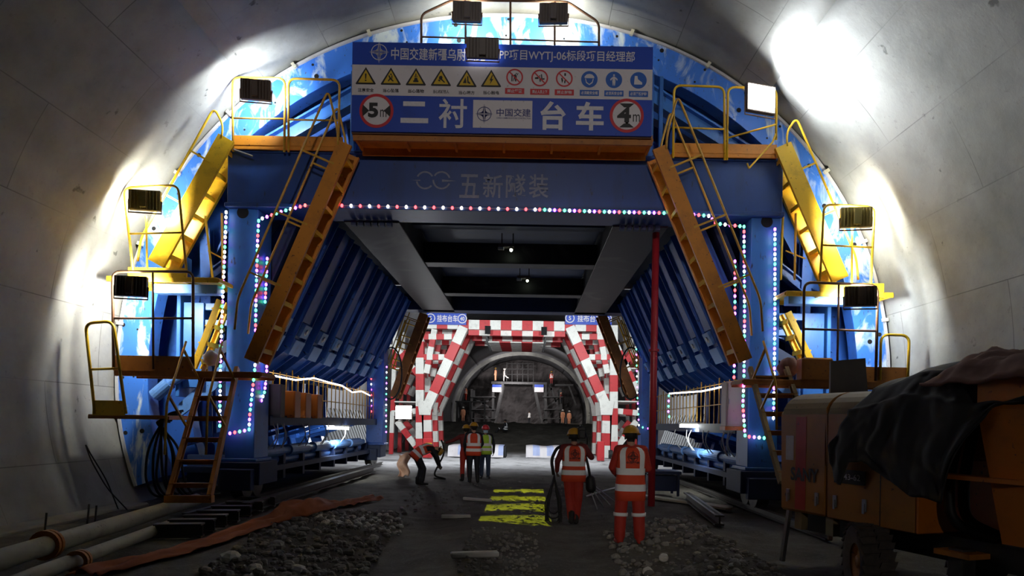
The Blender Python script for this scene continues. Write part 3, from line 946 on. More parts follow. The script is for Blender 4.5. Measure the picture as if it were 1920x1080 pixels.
# sides on top of the beam
for (u0, v0, u1, v1, side) in ((437, 283, 642, 286, 'left'), (1262, 297, 1456, 301, 'right')):
    a, b = at(u0, v0, 13.36), at(u1, v1, 13.36)
    z = 7.26
    t = platform('orange top platform with pale yellow railing %s of the sign' % side, a.x, b.x, 13.38, 14.4, z, 0.1, 'orange', toe=('orange', 0.17, a.x, b.x))
    if side == 'left':
        rail_frame(t, [(437, 284), (436, 145), (535, 147), (533, 285)], 13.34, 'yrail', (0.45,))
        rail_frame(t, [(541, 285), (541, 147), (637, 150), (634, 286)], 13.34, 'yrail', (0.44,))
        MB().tube([at(437, 280, 13.34), at(474, 293, 13.32)], .018, 8).build('loose_rod', 'steel', t)
    else:
        rail_frame(t, [(1262, 296), (1264, 160), (1358, 163), (1359, 300)], 13.34, 'yellow', (0.42,))
        rail_frame(t, [(1363, 300), (1365, 163), (1456, 166), (1455, 262)], 13.34, 'yellow', (0.30,))
        MB().tube(fillet([at(1455, 250, 13.34), at(1449, 266, 13.3), at(1404, 316, 13.2), at(1401, 306, 13.2)], .03), .018, 8).build('loose_rod', 'yellow', t)
# crown railing behind the sign
c = at(957, 80, 13.2)
t = thing('crown_railing', 'dark railing at the very top of the arch above the big sign', 'railing', (c.x, 13.2, c.z))
P = [at(u, v, 13.2) for u, v in ((790, 82), (790, 27), (848, 0), (1064, 3), (1123, 42), (1123, 88))]
MB().tube(fillet(P, .12), .024, 8).build('guard_rail', 'brown', t, smooth=True)
MB().tube([at(790, 69, 13.2), at(1123, 79, 13.2)], .016, 8).build('mid_rail', 'brown', t)
for u, v in ((873, -2), (957, 0), (1040, 2)):
    MB().tube([at(u, v, 13.2), at(u, 84, 13.2)], .022, 8).build('rail_post', 'brown', t)
# upper side platforms
a, b = at(203, 525, 13.0), at(411, 530, 13.0)
z = zL(300, 520, 13.0)
t = platform('bright yellow upper side platform on the left with a tall guard frame', a.x, b.x, 12.95, 13.9, z, 0.10, 'yellow', toe=('yellow', 0.17, xL(240, 12.95), xL(350, 12.95)))
rail_frame(t, [(250, 512), (232, 352), (334, 347), (350, 512)], 12.92, 'yellow', (0.46,))
MB().tube([at(276, 505, 12.92), at(274, 345 + 60, 12.92)], .02, 8).build('rail_post', 'yellow', t)
a, b = at(1472, 552, 13.0), at(1672, 558, 13.0)
z = zL(1570, 548, 13.0)
t = platform('bright yellow upper side platform on the right with a tall guard frame', a.x, b.x, 12.95, 13.9, z, 0.10, 'yellow', toe=('yellow', 0.17, xL(1536, 12.95), xL(1655, 12.95)))
rail_frame(t, [(1537, 536), (1545, 383), (1640, 388), (1632, 540)], 12.92, 'yellow', (0.5,))
MB().tube([at(1597, 536, 12.92), at(1598, 400, 12.92)], .02, 8).build('rail_post', 'yellow', t)
# posts at the inner end of the upper platforms
for us, lab in (((385, 398), 'left'), ((1468, 1490), 'right')):
    t = thing('hand_post', 'pair of slim yellow posts on the inner end of the upper %s platform' % lab, 'railing', (xL(us[0], 13.6), 13.6, 4.6))
    s_ = -1 if lab == 'left' else 1
    MB().tube([at(us[0], 405, 13.6), at(us[0] + (14 if s_ < 0 else -4), 525, 13.6)], .024, 8).build('post', 'yellow', t)
    MB().tube([at(us[1] + (18 if s_ < 0 else 2), 400, 13.6), at(us[1] + (20 if s_ < 0 else 0), 525, 13.6)], .024, 8).build('post', 'yrail', t)
    MB().tube([at(us[0] + 5, 470, 13.6), at(us[1] + 20, 485, 13.6)], .016, 8).build('rail', 'yrail', t)
# lower front platforms
a, b = at(214, 682, 12.7), at(487, 688, 12.7)
z = zL(290, 694, 12.7)
t = platform('orange lower platform on the left with a dark brown railing', a.x, b.x, 12.72, 13.45, z, 0.12, 'rust', toe=('rust', 0.27, xL(214, 12.7), xL(362, 12.7)))
rail_frame(t, [(213, 692), (211, 509), (362, 509), (362, 692)], 12.66, 'brown', (0.52,), r=.027, verts=(0.5,))
a, b = at(1395, 690, 12.7), at(1702, 702, 12.7)
z = zL(1600, 714, 12.7)
t = platform('orange lower platform on the right with a dark brown railing', a.x, b.x, 12.72, 13.45, z, 0.12, 'rust', toe=('rust', 0.27, xL(1610, 12.7), xL(1702, 12.7)))
rail_frame(t, [(1505, 712), (1508, 529), (1646, 535), (1642, 714)], 12.66, 'brown', (0.52,), r=.027, verts=(0.47,))
rail_frame(t, [(1650, 712), (1652, 627), (1705, 629), (1702, 714)], 12.68, 'yellow', (), r=.026)
MB().span(xL(1502, 12.7), xL(1560, 12.7), 12.6, 12.9, z - .02, z + .42).build('tool_box', 'rust', t, bevel=.03)
# low outer platform
a, b = at(176, 778, 12.6), at(322, 776, 12.6)
z = zL(250, 778, 12.6)
t = platform('low yellow platform at far left below the brown railing', a.x, b.x, 12.45, 13.6, z, 0.06, 'rust', toe=('yellow', 0.26, xL(178, 12.45), xL(238, 12.45)))
rail_frame(t, [(178, 776), (160, 606), (212, 602), (236, 776)], 12.43, 'yellow', (0.49,), r=.028)

# ------------------------------------------------------------------ the big sign
SY = 12.60
a, b = at(661, 78, SY), at(1222, 250, SY)
S0x, S1x = a.x, b.x
S1z, S0z = at(661, 78, SY).z, at(661, 246, SY).z
zA, zB = at(661, 121, SY).z, at(661, 178, SY).z
sign = thing('signboard', 'big blue and white safety sign hung across the top of the gantry', 'sign', ((S0x + S1x) / 2, SY, S0z))
MB().span(S0x, S1x, SY, SY + .05, S0z, S1z).build('panel', 'signblue', sign, bevel=.004)
MB().span(S0x + .005, S1x - .005, SY - .003, SY, zB, zA).build('icon_band', 'signwhite', sign)
MB().span(S0x, S1x, SY + .05, SY + .09, S0z - .02, S0z + .04).build('lower_rail', 'brown', sign)
def sp(u, v, k=1):
    p = at(u, v, SY); p.y = SY - .003 * k - .003
    return p
PXM = SY / FPX            # metres per pixel at the sign
def poly(mb, c, pts, m=0):
    """pts in pixels right/down about c"""
    V = [c + AX * (x * PXM) - AZ * (y * PXM) for x, y in pts]
    return mb.add(V, [tuple(range(len(V)))[::-1] if sum(pts[i][0] * pts[(i + 1) % len(pts)][1] - pts[(i + 1) % len(pts)][0] * pts[i][1] for i in range(len(pts))) < 0 else tuple(range(len(V)))], m)
def disc(mb, c, r, m=0, n=36): return poly(mb, c, [(r * math.cos(2 * PI * i / n), r * math.sin(2 * PI * i / n)) for i in range(n)], m)
def emblem(mb, c, r, px=PXM, m=0, ax=AX, az=AZ, w=1.0):
    """compass star in a ring"""
    ring2d(mb, c, r * .72 * px, r * .80 * px, 0, 2 * PI, ax, az, 32, m)
    for k in range(4):
        a = k * PI / 2
        L = (1.0, 1.12)[k % 2] * r
        d, e = ax * math.cos(a) + az * math.sin(a), -ax * math.sin(a) + az * math.cos(a)
        for sg in (-1, 1):
            mb.add([c + e * (sg * .05 * r * px), c + d * (L * px) + e * (sg * .03 * r * px), c + d * (.34 * r * px) + e * (sg * .16 * w * r * px), c + (d + e * sg) * (.26 * r * px)], [(0, 1, 2, 3) if sg < 0 else (3, 2, 1, 0)], m)
    for k in range(4):
        a = PI / 4 + k * PI / 2
        d = ax * math.cos(a) + az * math.sin(a); e = -ax * math.sin(a) + az * math.cos(a)
        ring2d(mb, c + d * (.62 * r * px), r * .33 * px, r * .39 * px, a + PI - .95, a + PI + .95, ax, az, 12, m)
    return mb
emblem(MB(), sp(711, 98), 19).build('emblem', 'signtext', sign)
mb = MB()
put_text(mb, '中国交建新疆乌尉', sp(803.5, 102), AX, AZ, height=23 * PXM, width=140 * PXM, bold=.012)
mb.build('title_lettering', 'signtext', sign)
mb = MB()
put_text(mb, '公路包', sp(902, 104), AX, AZ, height=22 * PXM, width=54 * PXM, bold=.012)
mb.build('title_lettering', 'signtext', sign)
mb = MB()
put_text(mb, 'PP项目WYTJ-06标段项目经理部', sp(1063.5, 106), AX, AZ, height=23 * PXM, width=254 * PXM, bold=.010)
mb.build('title_lettering', 'signtext', sign)
# warning triangles with pictograms and captions
caps = ['注意安全', '当心坠落', '当心落物', '当心机械伤人', '当心塌方', '当心触电']
picts = [
    [[(-1.6, -6), (1.6, -6), (.9, 4), (-.9, 4)], [(-1.4, 5.5), (1.4, 5.5), (1.4, 8), (-1.4, 8)]],
    [[(-5, -3), (-3, -4), (1, 2), (6, 7), (4, 8), (-1, 4), (-4, 8), (-5.5, 7), (-2.5, 2)], [(-1, -7), (1.5, -7), (1.5, -4), (-1, -4)], [(1, -3), (3, -4), (3, 3), (1, 2)]],
    [[(-5, 5), (5, 5), (5, 8), (-5, 8)], [(-2.5, 0), (2.5, 0), (3.5, 5), (-3.5, 5)], [(-1, -8), (.8, -8), (.8, -1), (-1, -1)], [(-3, -4), (-2, -4), (-2, -1), (-3, -1)], [(2, -4), (3, -4), (3, -1), (2, -1)]],
    [[(-3, -4), (1, -5), (3, -2), (2, 2), (-2, 3), (-4, 0)], [(-5, 2), (-2, 3), (-1, 6), (-5, 5)], [(2, 1), (8, 7), (6, 8), (0, 3)]],
    [[(-7, 7), (-2, -4), (0, 7)], [(1, -6), (3, -6), (4, 7), (1.5, 7)], [(4, 3), (8, 8), (4, 8)]],
    [[(1.5, -8), (3.2, -8), (1, -1), (4, -1), (-2, 9), (-.6, 2), (-3, 2)]],
]
for i, (u, v) in enumerate(((686, 142), (733, 143), (780, 144), (827, 145), (875, 147), (921, 147))):
    c = sp(u, v, 1)
    def tri(s): return [(0, -16 * s), (19 * s, 15 * s), (17.5 * s, 16.5 * s), (-17.5 * s, 16.5 * s), (-19 * s, 15 * s)]
    ws = poly(MB(), c, tri(1.0)).build('warning_triangle', 'signblack', sign)
    poly(MB(), sp(u, v + 1.8, 2), [(0, -13), (14, 11.5), (-14, 11.5)]).build('yellow_field', 'signyellow', ws)
    q = MB()
    for pp in picts[i]: poly(q, sp(u, v + 2.5, 3), pp)
    q.build('pictogram', 'signblack', ws)
    q = put_text(MB(), caps[i], sp(u, v + 27, 1), AX, AZ, height=7.0 * PXM, width=30 * PXM, bold=.02)
    q.build('caption', 'signblack', ws)
pr = [
    [[(-6, -7), (-4, -7), (-4, 8), (-6, 8)], [(-2, -4), (2, -6), (4, -1), (3, 8), (1, 8), (0, 2), (-2, 8), (-3, 8), (-1.5, 0)], [(2, -8), (4, -8), (4, -6), (2, -6)], [(4, -5), (6, -8), (7, -7), (4, -2)]],
    [[(-9, -1), (-3, -2), (-2, 2), (-9, 2)], [(-1, -2), (1, -2), (2, 7), (0, 7)], [(2, -7), (4, -7), (5, 1), (9, 0), (9, 3), (3, 3)], [(-1, -5), (1, -5), (1, -3), (-1, -3)]],
    [[(0, -10), (3, -10), (3, -5), (0, -5)], [(-6, 0), (-4, -2), (-2, 4), (-4, 9)], [(0, 4), (3, 2), (2, 9), (0, 9)]],
]
pcap = ['禁止攀登', '禁止人员上下', '禁止抛物']
for i, (u, v) in enumerate(((965, 145), (1012, 146.5), (1058, 147.5))):
    c = sp(u, v, 1)
    q = MB(); ring2d(q, c, 13 * PXM, 15.8 * PXM, 0, 2 * PI, AX, AZ, 40)
    pr_o = q.build('prohibition_sign', 'signred', sign)
    q = MB()
    for pp in pr[i]: poly(q, sp(u, v, 1), pp)
    q.build('pictogram', 'signblack', pr_o)
    poly(MB(), sp(u, v, 2), [(-10.6, -9), (-9, -10.6), (10.6, 9), (9, 10.6)]).build('red_slash', 'signred', pr_o)
    poly(MB(), sp(u, v + 26, 1), [(-18, -5.5), (18, -5.5), (18, 5.5), (-18, 5.5)]).build('caption_plate', 'signred', pr_o)
    put_text(MB(), pcap[i], sp(u, v + 26, 2), AX, AZ, height=6.5 * PXM, width=28 * PXM, bold=.02).build('caption', 'signwhite', pr_o)
md = [
    [[(-9, -2), (-9, -5), (-5, -9), (0, -10), (5, -9), (9, -5), (9, -2)], [(-8, -1), (-6.5, -1), (-5, 5), (0, 9), (5, 5), (6.5, -1), (8, -1), (6, 7), (0, 11), (-6, 7)]],
    [[(-2, -6), (2, -6), (3, 3), (2, 11), (.8, 11), (0, 5), (-.8, 11), (-2, 11), (-3, 3)], [(-1.6, -10), (1.6, -10), (1.6, -7), (-1.6, -7)], [(-7, -1), (-3, -5), (-2, -3), (-6, 2)], [(7, -1), (3, -5), (2, -3), (6, 2)]],
    [[(-7, -8), (-2, -8), (-1, -2), (4, 2), (7, 4), (7, 8), (-8, 8), (-8, 4)]],
]
mcap = ['必须戴安全帽', '必须系安全带', '必须穿防护鞋']
for i, (u, v) in enumerate(((1105, 149), (1151, 150), (1197, 151))):
    mo = disc(MB(), sp(u, v, 1), 15.5).build('mandatory_sign', 'signcircle', sign)
    q = MB()
    for pp in md[i]: poly(q, sp(u, v, 2), pp)
    q.build('pictogram', 'signwhite', mo)
    poly(MB(), sp(u, v + 25.5, 1), [(-18, -5.5), (18, -5.5), (18, 5.5), (-18, 5.5)]).build('caption_plate', 'signcircle', mo)
    put_text(MB(), mcap[i], sp(u, v + 25.5, 2), AX, AZ, height=6.5 * PXM, width=31 * PXM, bold=.02).build('caption', 'signwhite', mo)
# limits: 5 m wide, 4 m high
for (u, v, num, vert) in ((706, 208, '5', False), (1175, 217, '4', True)):
    lo = disc(MB(), sp(u, v, 1), 32).build('limit_sign', 'signred', sign)
    disc(MB(), sp(u, v, 2), 26.5).build('white_field', 'signwhite', lo)
    q = MB()
    for s_ in (-1, 1):
        if not vert:
            poly(q, sp(u, v, 3), [(s_ * 25.5, -11), (s_ * 13.5, 0), (s_ * 25.5, 11), (s_ * 27, 0)] if s_ < 0 else [(25.5, 11), (13.5, 0), (25.5, -11), (27, 0)])
        else:
            poly(q, sp(u, v, 3), [(-14, s_ * 22.5), (14, s_ * 22.5), (5, s_ * 15), (-5, s_ * 15)] if s_ > 0 else [(-5, -15), (5, -15), (14, -22.5), (-14, -22.5)])
            poly(q, sp(u, v, 3), [(-2, 8), (3, 8), (3, 15), (-2, 15)])
    put_text(q, num, sp(u - (6 if not vert else 5), v - 1, 4), AX, AZ, height=28 * PXM, width=(19 if not vert else 26) * PXM, bold=.045)
    put_text(q, 'm', sp(u + (13 if not vert else 18), v + 5, 4), AX, AZ, height=14 * PXM, width=(12 if not vert else 13) * PXM)
    q.build('figure', 'signblack', lo)
mb = MB()
poly(mb, sp(778, 195), [(-22, -4.5), (19, -4.5), (19, 4.5), (-22, 4.5)]); poly(mb, sp(778, 226.5), [(-27, -5), (25, -5), (25, 4.5), (-27, 4.5)])
mb.build('large_character', 'signtext', sign)
for ch, u, v, hh, ww, bo in (('衬', 849, 213, 55, 53, .012), ('台', 1037, 217, 54, 48, .03), ('车', 1106, 218, 54, 52, .03)):
    put_text(MB(), ch, sp(u, v), AX, AZ, height=hh * PXM, width=ww * PXM, bold=bo).build('large_character', 'signtext', sign)
pl = poly(MB(), sp(942.5, 214.5, 1), [(-55.5, -26), (55.5, -26), (55.5, 26), (-55.5, 26)]).build('name_plate', 'signwhite', sign)
emblem(MB(), sp(908, 214, 2), 17).build('emblem', 'navytext', pl)
mb = MB()
put_text(mb, '中国交建', sp(963, 211.5, 2), AX, AZ, height=15 * PXM, width=64 * PXM, bold=.012)
put_text(mb, 'CHINA COMMUNICATIONS CONSTRUCTION', sp(963, 222, 2), AX, AZ, height=3.2 * PXM, width=64 * PXM, bold=.01)
mb.build('plate_lettering', 'navytext', pl)

# ------------------------------------------------------------------ floodlights
def flood(label, c, aim, mback, energy, color, size=(0.56, 0.38), spread=178, tilt=0.0, lit='glass_off', group='floodlights on the gantry'):
    beam = (Vector(aim) - Vector(c)).normalized()
    aim = Vector(c) + (Vector((beam.x * .35, 1, beam.z * .25)) if beam.y > 0.3 else Vector((beam.x * .35, -1, .0)))
    t = thing('floodlight', label, 'floodlight', c, group)
    d = (Vector(aim) - Vector(c)).normalized()
    rt = d.cross(Vector((0, 0, 1))).normalized(); upv = rt.cross(d)
    if tilt: rt, upv = rt * math.cos(tilt) + upv * math.sin(tilt), upv * math.cos(tilt) - rt * math.sin(tilt)
    c = Vector(c); W, H = size
    mb = MB().hexa(c, rt * (W / 2), upv * (H / 2), d * 0.05)
    for k in range(9):
        mb.hexa(c + rt * (W * (k - 4) / 10) - d * .065, rt * .008, upv * (H * .46), d * .02)
    h = mb.build('housing', mback, t, bevel=.012)
    MB().hexa(c - d * .10, rt * (W * .11), upv * (H * .40), d * .03).build('driver_box', mback, t, bevel=.008)
    MB().hexa(c + d * .052, rt * (W * .46), upv * (H * .44), d * .004).build('glass', lit, t)
    mb = MB().tube([c + rt * (W * .52), c + rt * (W * .52) - upv * (H * .62), c - rt * (W * .52) - upv * (H * .62), c - rt * (W * .52)], .014, 6)
    mb.build('bracket', 'brown', t)
    if energy:
        l = bpy.data.lights.new('floodlight_beam', 'AREA'); l.shape = 'RECTANGLE'; l.size = W * .9; l.size_y = H * .9
        l.energy = energy; l.color = color; l.spread = math.radians(spread)
        o = bpy.data.objects.new('floodlight_beam', l); COL.objects.link(o)
        o.location = c + d * .075
        o.rotation_euler = beam.to_track_quat('-Z', 'Y').to_euler()
    return t
f = flood('dark floodlight seen from behind on the left top railing', at(480, 169, 12.85), at(480, 169, 12.85) + Vector((-.50, 1, .30)), 'lampback', 150, COOL)
f = flood('ribbed floodlight high on the left yellow guard frame, yellow light painted on its housing', at(272, 376, 12.70), at(272, 376, 12.70) + Vector((-.60, 1, .12)), 'lampback_lit', 160, WARM)
f = flood('dark floodlight on the brown railing at left', at(246, 537, 12.45), at(246, 537, 12.45) + Vector((-.65, 1, -.15)), 'lampback', 215, (1.0, .99, .90))
f = flood('dark floodlight at the left of the crown railing', at(876, 23, 13.1), at(876, 23, 13.1) + Vector((-.12, 1, .22)), 'lampback_g', 75, WARM)
f = flood('dark floodlight at the right of the crown railing', at(1038, 26, 13.1), at(1038, 26, 13.1) + Vector((.12, 1, .22)), 'lampback_g', 75, WARM)
f = flood('dead grey floodlight hanging in front of the sign title', at(905, 91, 12.45), at(900, 20, 13.9), 'lampback_g', 0, COOL, size=(0.60, 0.36))
q = at(905, 84, 12.5)
MB().bar(q, q + Vector((0, .12, 0)), .06, .05).build('mounting_arm', 'lampback_g', f)
f = flood('glaring white floodlight facing the camera on the right top railing', at(1425, 186, 12.95), at(1425, 186, 13.2) + Vector((.66, -.72, -.04)), 'lampback', 300, (0.88, 0.95, 1.0), lit='glass_on', size=(0.64, 0.54), spread=135)
f = flood('ribbed floodlight high on the right yellow guard frame, yellow light painted on its housing', at(1605, 408, 12.70), at(1605, 408, 12.70) + Vector((.60, 1, .12)), 'lampback_lit', 160, WARM)
f = flood('dark floodlight on the brown railing at right', at(1613, 556, 12.45), at(1613, 556, 12.45) + Vector((.65, 1, -.15)), 'lampback', 150, COOL)
f = flood('glaring white lamp low at left beside the striped trolley', at(757, 773, 30.0), at(1000, 830, 14.0), 'lampback', 75, (0.92, 0.96, 1), lit='glass_on', size=(0.75, 0.65), spread=175)

# ------------------------------------------------------------------ tube lamps and lit membrane bars under the walkways
for u, v, Yt, lab in ((640, 803, 20.0, 'left'), (1305, 799, 17.5, 'right')):
    c = at(u, v, Yt)
    t = thing('tube_lamp', 'short glowing tube lamp low on the %s side under the walkway' % lab, 'lamp', c)
    MB().span(c.x - .45, c.x + .25, c.y - .03, c.y + .03, c.z + .04, c.z + .10).build('housing', 'white', t)
    MB().span(c.x - .42, c.x + .22, c.y - .04, c.y + .04, c.z - .04, c.z + .04).build('tube', 'glass_dim', t)
    s_ = -1 if lab == 'left' else 1
    lamp('tube_light', 'AREA', (c.x, c.y, c.z - .06), (c.x + s_ * 1.5, c.y + 1.5, -0.3), 60, (0.95, 1, 0.97), shape='RECTANGLE', size=0.6, size_y=0.1)
# ------------------------------------------------------------------ red and white membrane trolley beyond the gantry
TY = 36.0
T = lambda u, v, Y=TY: at(u, v, Y)
tro = thing('membrane_trolley', 'red and white striped portal trolley standing beyond the blue gantry', 'trolley', (0, TY, 0))
RW = ['red', 'white']
def tp(name, mb, mats=RW): return mb.build(name, mats, tro)
YV = (0, 1, 0)
def rel(p, Y):            # same place in section, other frame of the trolley
    q = p.copy(); q.y = Y; return q
frames = (36.0, 38.4, 40.8)
for fi, Y in enumerate(frames):
    for side in (0, 1):
        U = (lambda u: u) if side == 0 else (lambda u: 1938 - u)
        top, knee = rel(T(U(870), 614), Y), rel(T(U(800), 766), Y)
        foot = rel(T(U(803), 860), Y); foot.z = 0
        tp('inclined_leg', MB().striped(top, knee, 0.5, 0.55, 5, YV, (1, 0) if fi % 2 == 0 else (0, 1)))
        tp('lower_leg', MB().striped(knee, foot, 0.5, 0.48, 4, YV, (1, 0) if fi % 2 else (0, 1)))
        pt, pb = rel(T(U(788), 611), Y), rel(T(U(788), 860), Y); pb.z = 0
        tp('outer_post', MB().striped(pt, pb, 0.42, 0.48, 8, YV, (1, 0) if fi % 2 == 0 else (0, 1)))
        tp('knee_plate', MB().prism([(-.45, .5), (.35, .5), (.25, -.25), (-.35, -.25)], knee + Vector((0, -.3, -.1)), (1, 0, 0), (0, 0, 1), (0, .05, 0)), ['white'])
        for v in (632, 670):
            a, b = rel(T(U(790), v), Y), rel(T(U(862 - (v - 632) * .46), v), Y)
            tp('tie_beam', MB().striped(a, b, .3, .34, 5, YV, (0, 1)))
        a, b = rel(T(U(815), 618), Y), rel(T(U(800), 700), Y)
        tp('strut', MB().striped(a, b, .3, .3, 5, YV, (1, 0)))
        # outer wing braces
        for (p0, p1, n) in (((786, 640), (742, 735), 5), ((741, 650), (787, 705), 4), ((745, 790), (790, 850), 4), ((788, 770), (735, 775), 3)):
            a, b = rel(T(U(p0[0]), p0[1]), Y), rel(T(U(p1[0]), p1[1]), Y)
            tp('wing_brace', MB().striped(a, b, .3, .3, n, YV, (0, 1) if fi % 2 else (1, 0)))
        a, b = rel(T(U(742), 612), Y), rel(T(U(733), 860), Y); b.z = 0
        tp('wing_post', MB().striped(a, b, .2, .25, 6, YV, (1, 0)))
    a, b = rel(T(800, 611), Y), rel(T(1138, 611), Y)
    z = (a.z + b.z) / 2; a.z = b.z = z
    tp('portal_beam', MB().striped(a, b, .5, .42, 17, YV, (1, 0) if fi % 2 == 0 else (0, 1)))
for Y in (36.3, 38.7, 41.1):
    a, b = rel(T(878, 624), Y), rel(T(1060, 624), Y); z = (a.z + b.z) / 2; a.z = b.z = z
    tp('hanging_beam', MB().striped(a, b, .3, .34, 9, YV, (0, 1)))
a = T(915, 620); b = T(1020, 620)
for x in (a.x, b.x):
    mb = MB().span(x - .02, x + .45 if x < 0 else x + .02, 35.7, 35.78, a.z - .25, a.z + .22)
    q = tp('end_plate', MB().span(x - .15, x + .15, 35.72, 35.76, a.z - .22, a.z + .22), ['hole'])
for k in range(8):
    y = 36.6 + k * .6
    tp('hanging_slat', MB().striped((a.x, y, a.z - .55), (b.x, y, a.z - .55), .38, .05, 5, (0, 0, 1), (1, 0)))
for x in (a.x - .1, b.x + .1):
    for k in range(6): tp('hanger', MB().bar((x, 36.6 + k * .8, a.z - .6), (x, 36.6 + k * .8, a.z + .2), .08, .08), ['greybeam'])
for side in (0, 1):   # along-tunnel rails tying the frames
    U = (lambda u: u) if side == 0 else (lambda u: 1938 - u)
    for (u, v) in ((868, 612), (800, 766), (788, 640), (788, 700), (788, 800), (735, 650)):
        p = T(U(u), v)
        tp('longitudinal_tie', MB().striped((p.x, 36, p.z), (p.x, 40.8, p.z), .25, .25, 6, (0, 0, 1), (1, 0)))
    for k, Y in enumerate(frames):
        p = T(U(795), 860)
        tp('wheel', MB().lathe([(.05, -.1), (.22, -.1), (.22, .1), (.05, .1)], (p.x, Y - .35, .22), (1, 0, 0), 16), ['black'])
# deck of the side wings, pale boxes on it
for side in (0, 1):
    U = (lambda u: u) if side == 0 else (lambda u: 1938 - u)
    a, b = T(U(738), 690), T(U(786), 690)
    tp('wing_deck', MB().span(min(a.x, b.x), max(a.x, b.x), 35.9, 41, a.z - .06, a.z), ['white'])
    a, b = T(U(738), 752), T(U(786), 752)
    tp('wing_deck', MB().span(min(a.x, b.x), max(a.x, b.x), 35.9, 41, a.z - .06, a.z), ['white'])
# blue name boards
for (u0, u1, lab) in ((800, 874, 'left'), (1060, 1147, 'right')):
    a, b = T(u0, 592, 35.5), T(u1, 608, 35.5)
    z1, z0 = T(u0, 586, 35.5).z, T(u0, 608, 35.5).z
    t = thing('name_board', 'blue name board with white characters at the %s of the striped trolley top' % lab, 'sign', (a.x, 35.5, z0))
    MB().span(a.x, b.x, 35.5, 35.56, z0, z1).build('board', 'signblue', t)
    mb = MB(); cx = (a.x + b.x) / 2; cz = z0 + .33; W = b.x - a.x
    put_text(mb, '挂布台车', (cx + (.05 if lab == 'left' else .05), 35.495, cz), AX, AZ, height=.38, width=W * .52, bold=.02)
    for k, num in ((-1, '5'), (1, '40')):
        c = Vector((cx + k * W * .40, 35.495, cz))
        ring2d(mb, c, .20, .25, 0, 2 * PI, AX, AZ, 24)
        put_text(mb, num, c, AX, AZ, height=.22, width=.13 if k < 0 else .24, bold=.02)
    mb.build('lettering', 'signwhite', t)
# rear stairs of the blue gantry
for (pt, pb, lab) in (((795, 588), (738, 745), 'left'), ((1128, 588), (1188, 745), 'right')):
    p, q = at(*pt, 25.95), at(*pb, 25.95)
    sg = -1 if lab == 'left' else 1
    stair('stairs', 'brown leaning stair at the %s rear of the gantry, before the striped trolley' % lab, (p, q), (p + Vector((0, .7, 0)), q + Vector((0, .7, 0))), 8, ('rust', 'rust', 'yrail'), .34, perp_xz(p, q, .7, sg), hoop=0, drop=.5)
for lab, us in (('left', (737, 768)), ('right', (1170, 1200))):
    p = at(us[0], 660  , 26.7)
    t = thing('guard_rail', 'thin yellow guard rail at the %s rear of the gantry' % lab, 'railing', (p.x  , 26.7, 2.5))
    s_ = (768, 600, 737, 690) if lab == 'left' else (1165, 600, 1200, 690)
    for d in (0, -8):
        MB().tube([at(s_[0] + d, s_[1]  , 26.7), at(s_[2] + d, s_[3]  , 26.7)], .03, 6).build('rail', 'yellow', t)
    for f in (.05, .3, .55, .8, .98):
        u, v = s_[0] + (s_[2] - s_[0]) * f, s_[1] + (s_[3] - s_[1]) * f
        MB().tube([at(u - 9, v  , 26.7), at(u + 14, v + 8  , 26.7)], .025, 6).build('rail_post', 'yellow', t)
# cable loops hanging beside the rear columns
for (u, lab) in ((733, 'left'), (1183, 'right')):
    c = at(u, 700, 25.62)
    pts = [c + Vector((.42 * math.cos(a) , 0, 1.0 * math.sin(a))) for a in [2 * PI * i / 24 for i in range(24)]]
    tag(MB().tube(pts, .03, 6, closed=True).build('cable_loop', 'black', org=c, smooth=True), 'black cable loop hanging beside the %s rear column' % lab, 'cable')

# covered blocks on the pale ground under the trolley
for (u0, u1, v0, v1, lab) in ((840, 948, 832, 856, 'left of the pair, before the dark ramp'), (986, 1062, 832, 856, 'right of the pair, beside the cable carrier')):
    Y = 36.5 - (2.0 if u0 < 900 else 1.6)
    a, b = at(u0, v1, Y), at(u1, v1, Y)
    t = thing('covered_block', 'low block under a pale blue printed sheet, ' + lab, 'block', ((a.x + b.x) / 2, Y, 0))
    W = b.x - a.x
    MB().span(a.x + .05, b.x, Y + .1, Y + 2.4, -.05, .52).build('core', 'black', t)
    def sheet(u, v, a=a, W=W, Y=Y):
        x = a.x + (W - .12) * u
        if v < .45: y, z = Y + .02 + .05 * math.sin(u * 20) - .25 * (1 - v / .45), .54 * v / .45
        else: y, z = Y + .1 + 2.3 * (v - .45) / .55, .56 + .03 * math.sin(u * 9)
        return Vector((x, y, z + .01))
    mb = MB().grid(sheet, 22, 12)
    mb.m = [1 if ((i % 22) // 4) % 2 == 1 and (i // 22) > 0 else 0 for i in range(22 * 12)]
    mb.build('printed_sheet', ['signwhite', 'sheet_blue'], t, smooth=True)

# ------------------------------------------------------------------ trolley at the face, with its boards
FY = 86.0
FZ = lambda u, v: at(u, v, FY)
ft = thing('drilling_trolley', 'dark steel working trolley at the tunnel face far away', 'trolley', (0, FY, 1.7))
def fp(name, mb, m='greybeam'): return mb.build(name, m, ft)
a, b = FZ(922, 716), FZ(1025, 716)
fp('top_deck', MB().span(a.x, b.x, 85, 89, a.z - .3, a.z))
for u0, u1, vt, vb in ((944, 926, 718, 800), (1000, 1018, 718, 800), (886, 884, 730, 800), (1050, 1053, 730, 800), (926, 924, 718, 800), (1022, 1024, 718, 800)):
    for y in (85.2, 88.5):
        fp('leg', MB().bar(rel(FZ(u0, vt), y), rel(FZ(u1, vb), y), .3, .3, YV))
for v in (745, 768, 785):
    for s0, s1 in ((884, 930), (1018, 1054)):
        fp('deck', MB().bar(FZ(s0, v), FZ(s1, v), 2.5, .12, (0, 0, 1)))
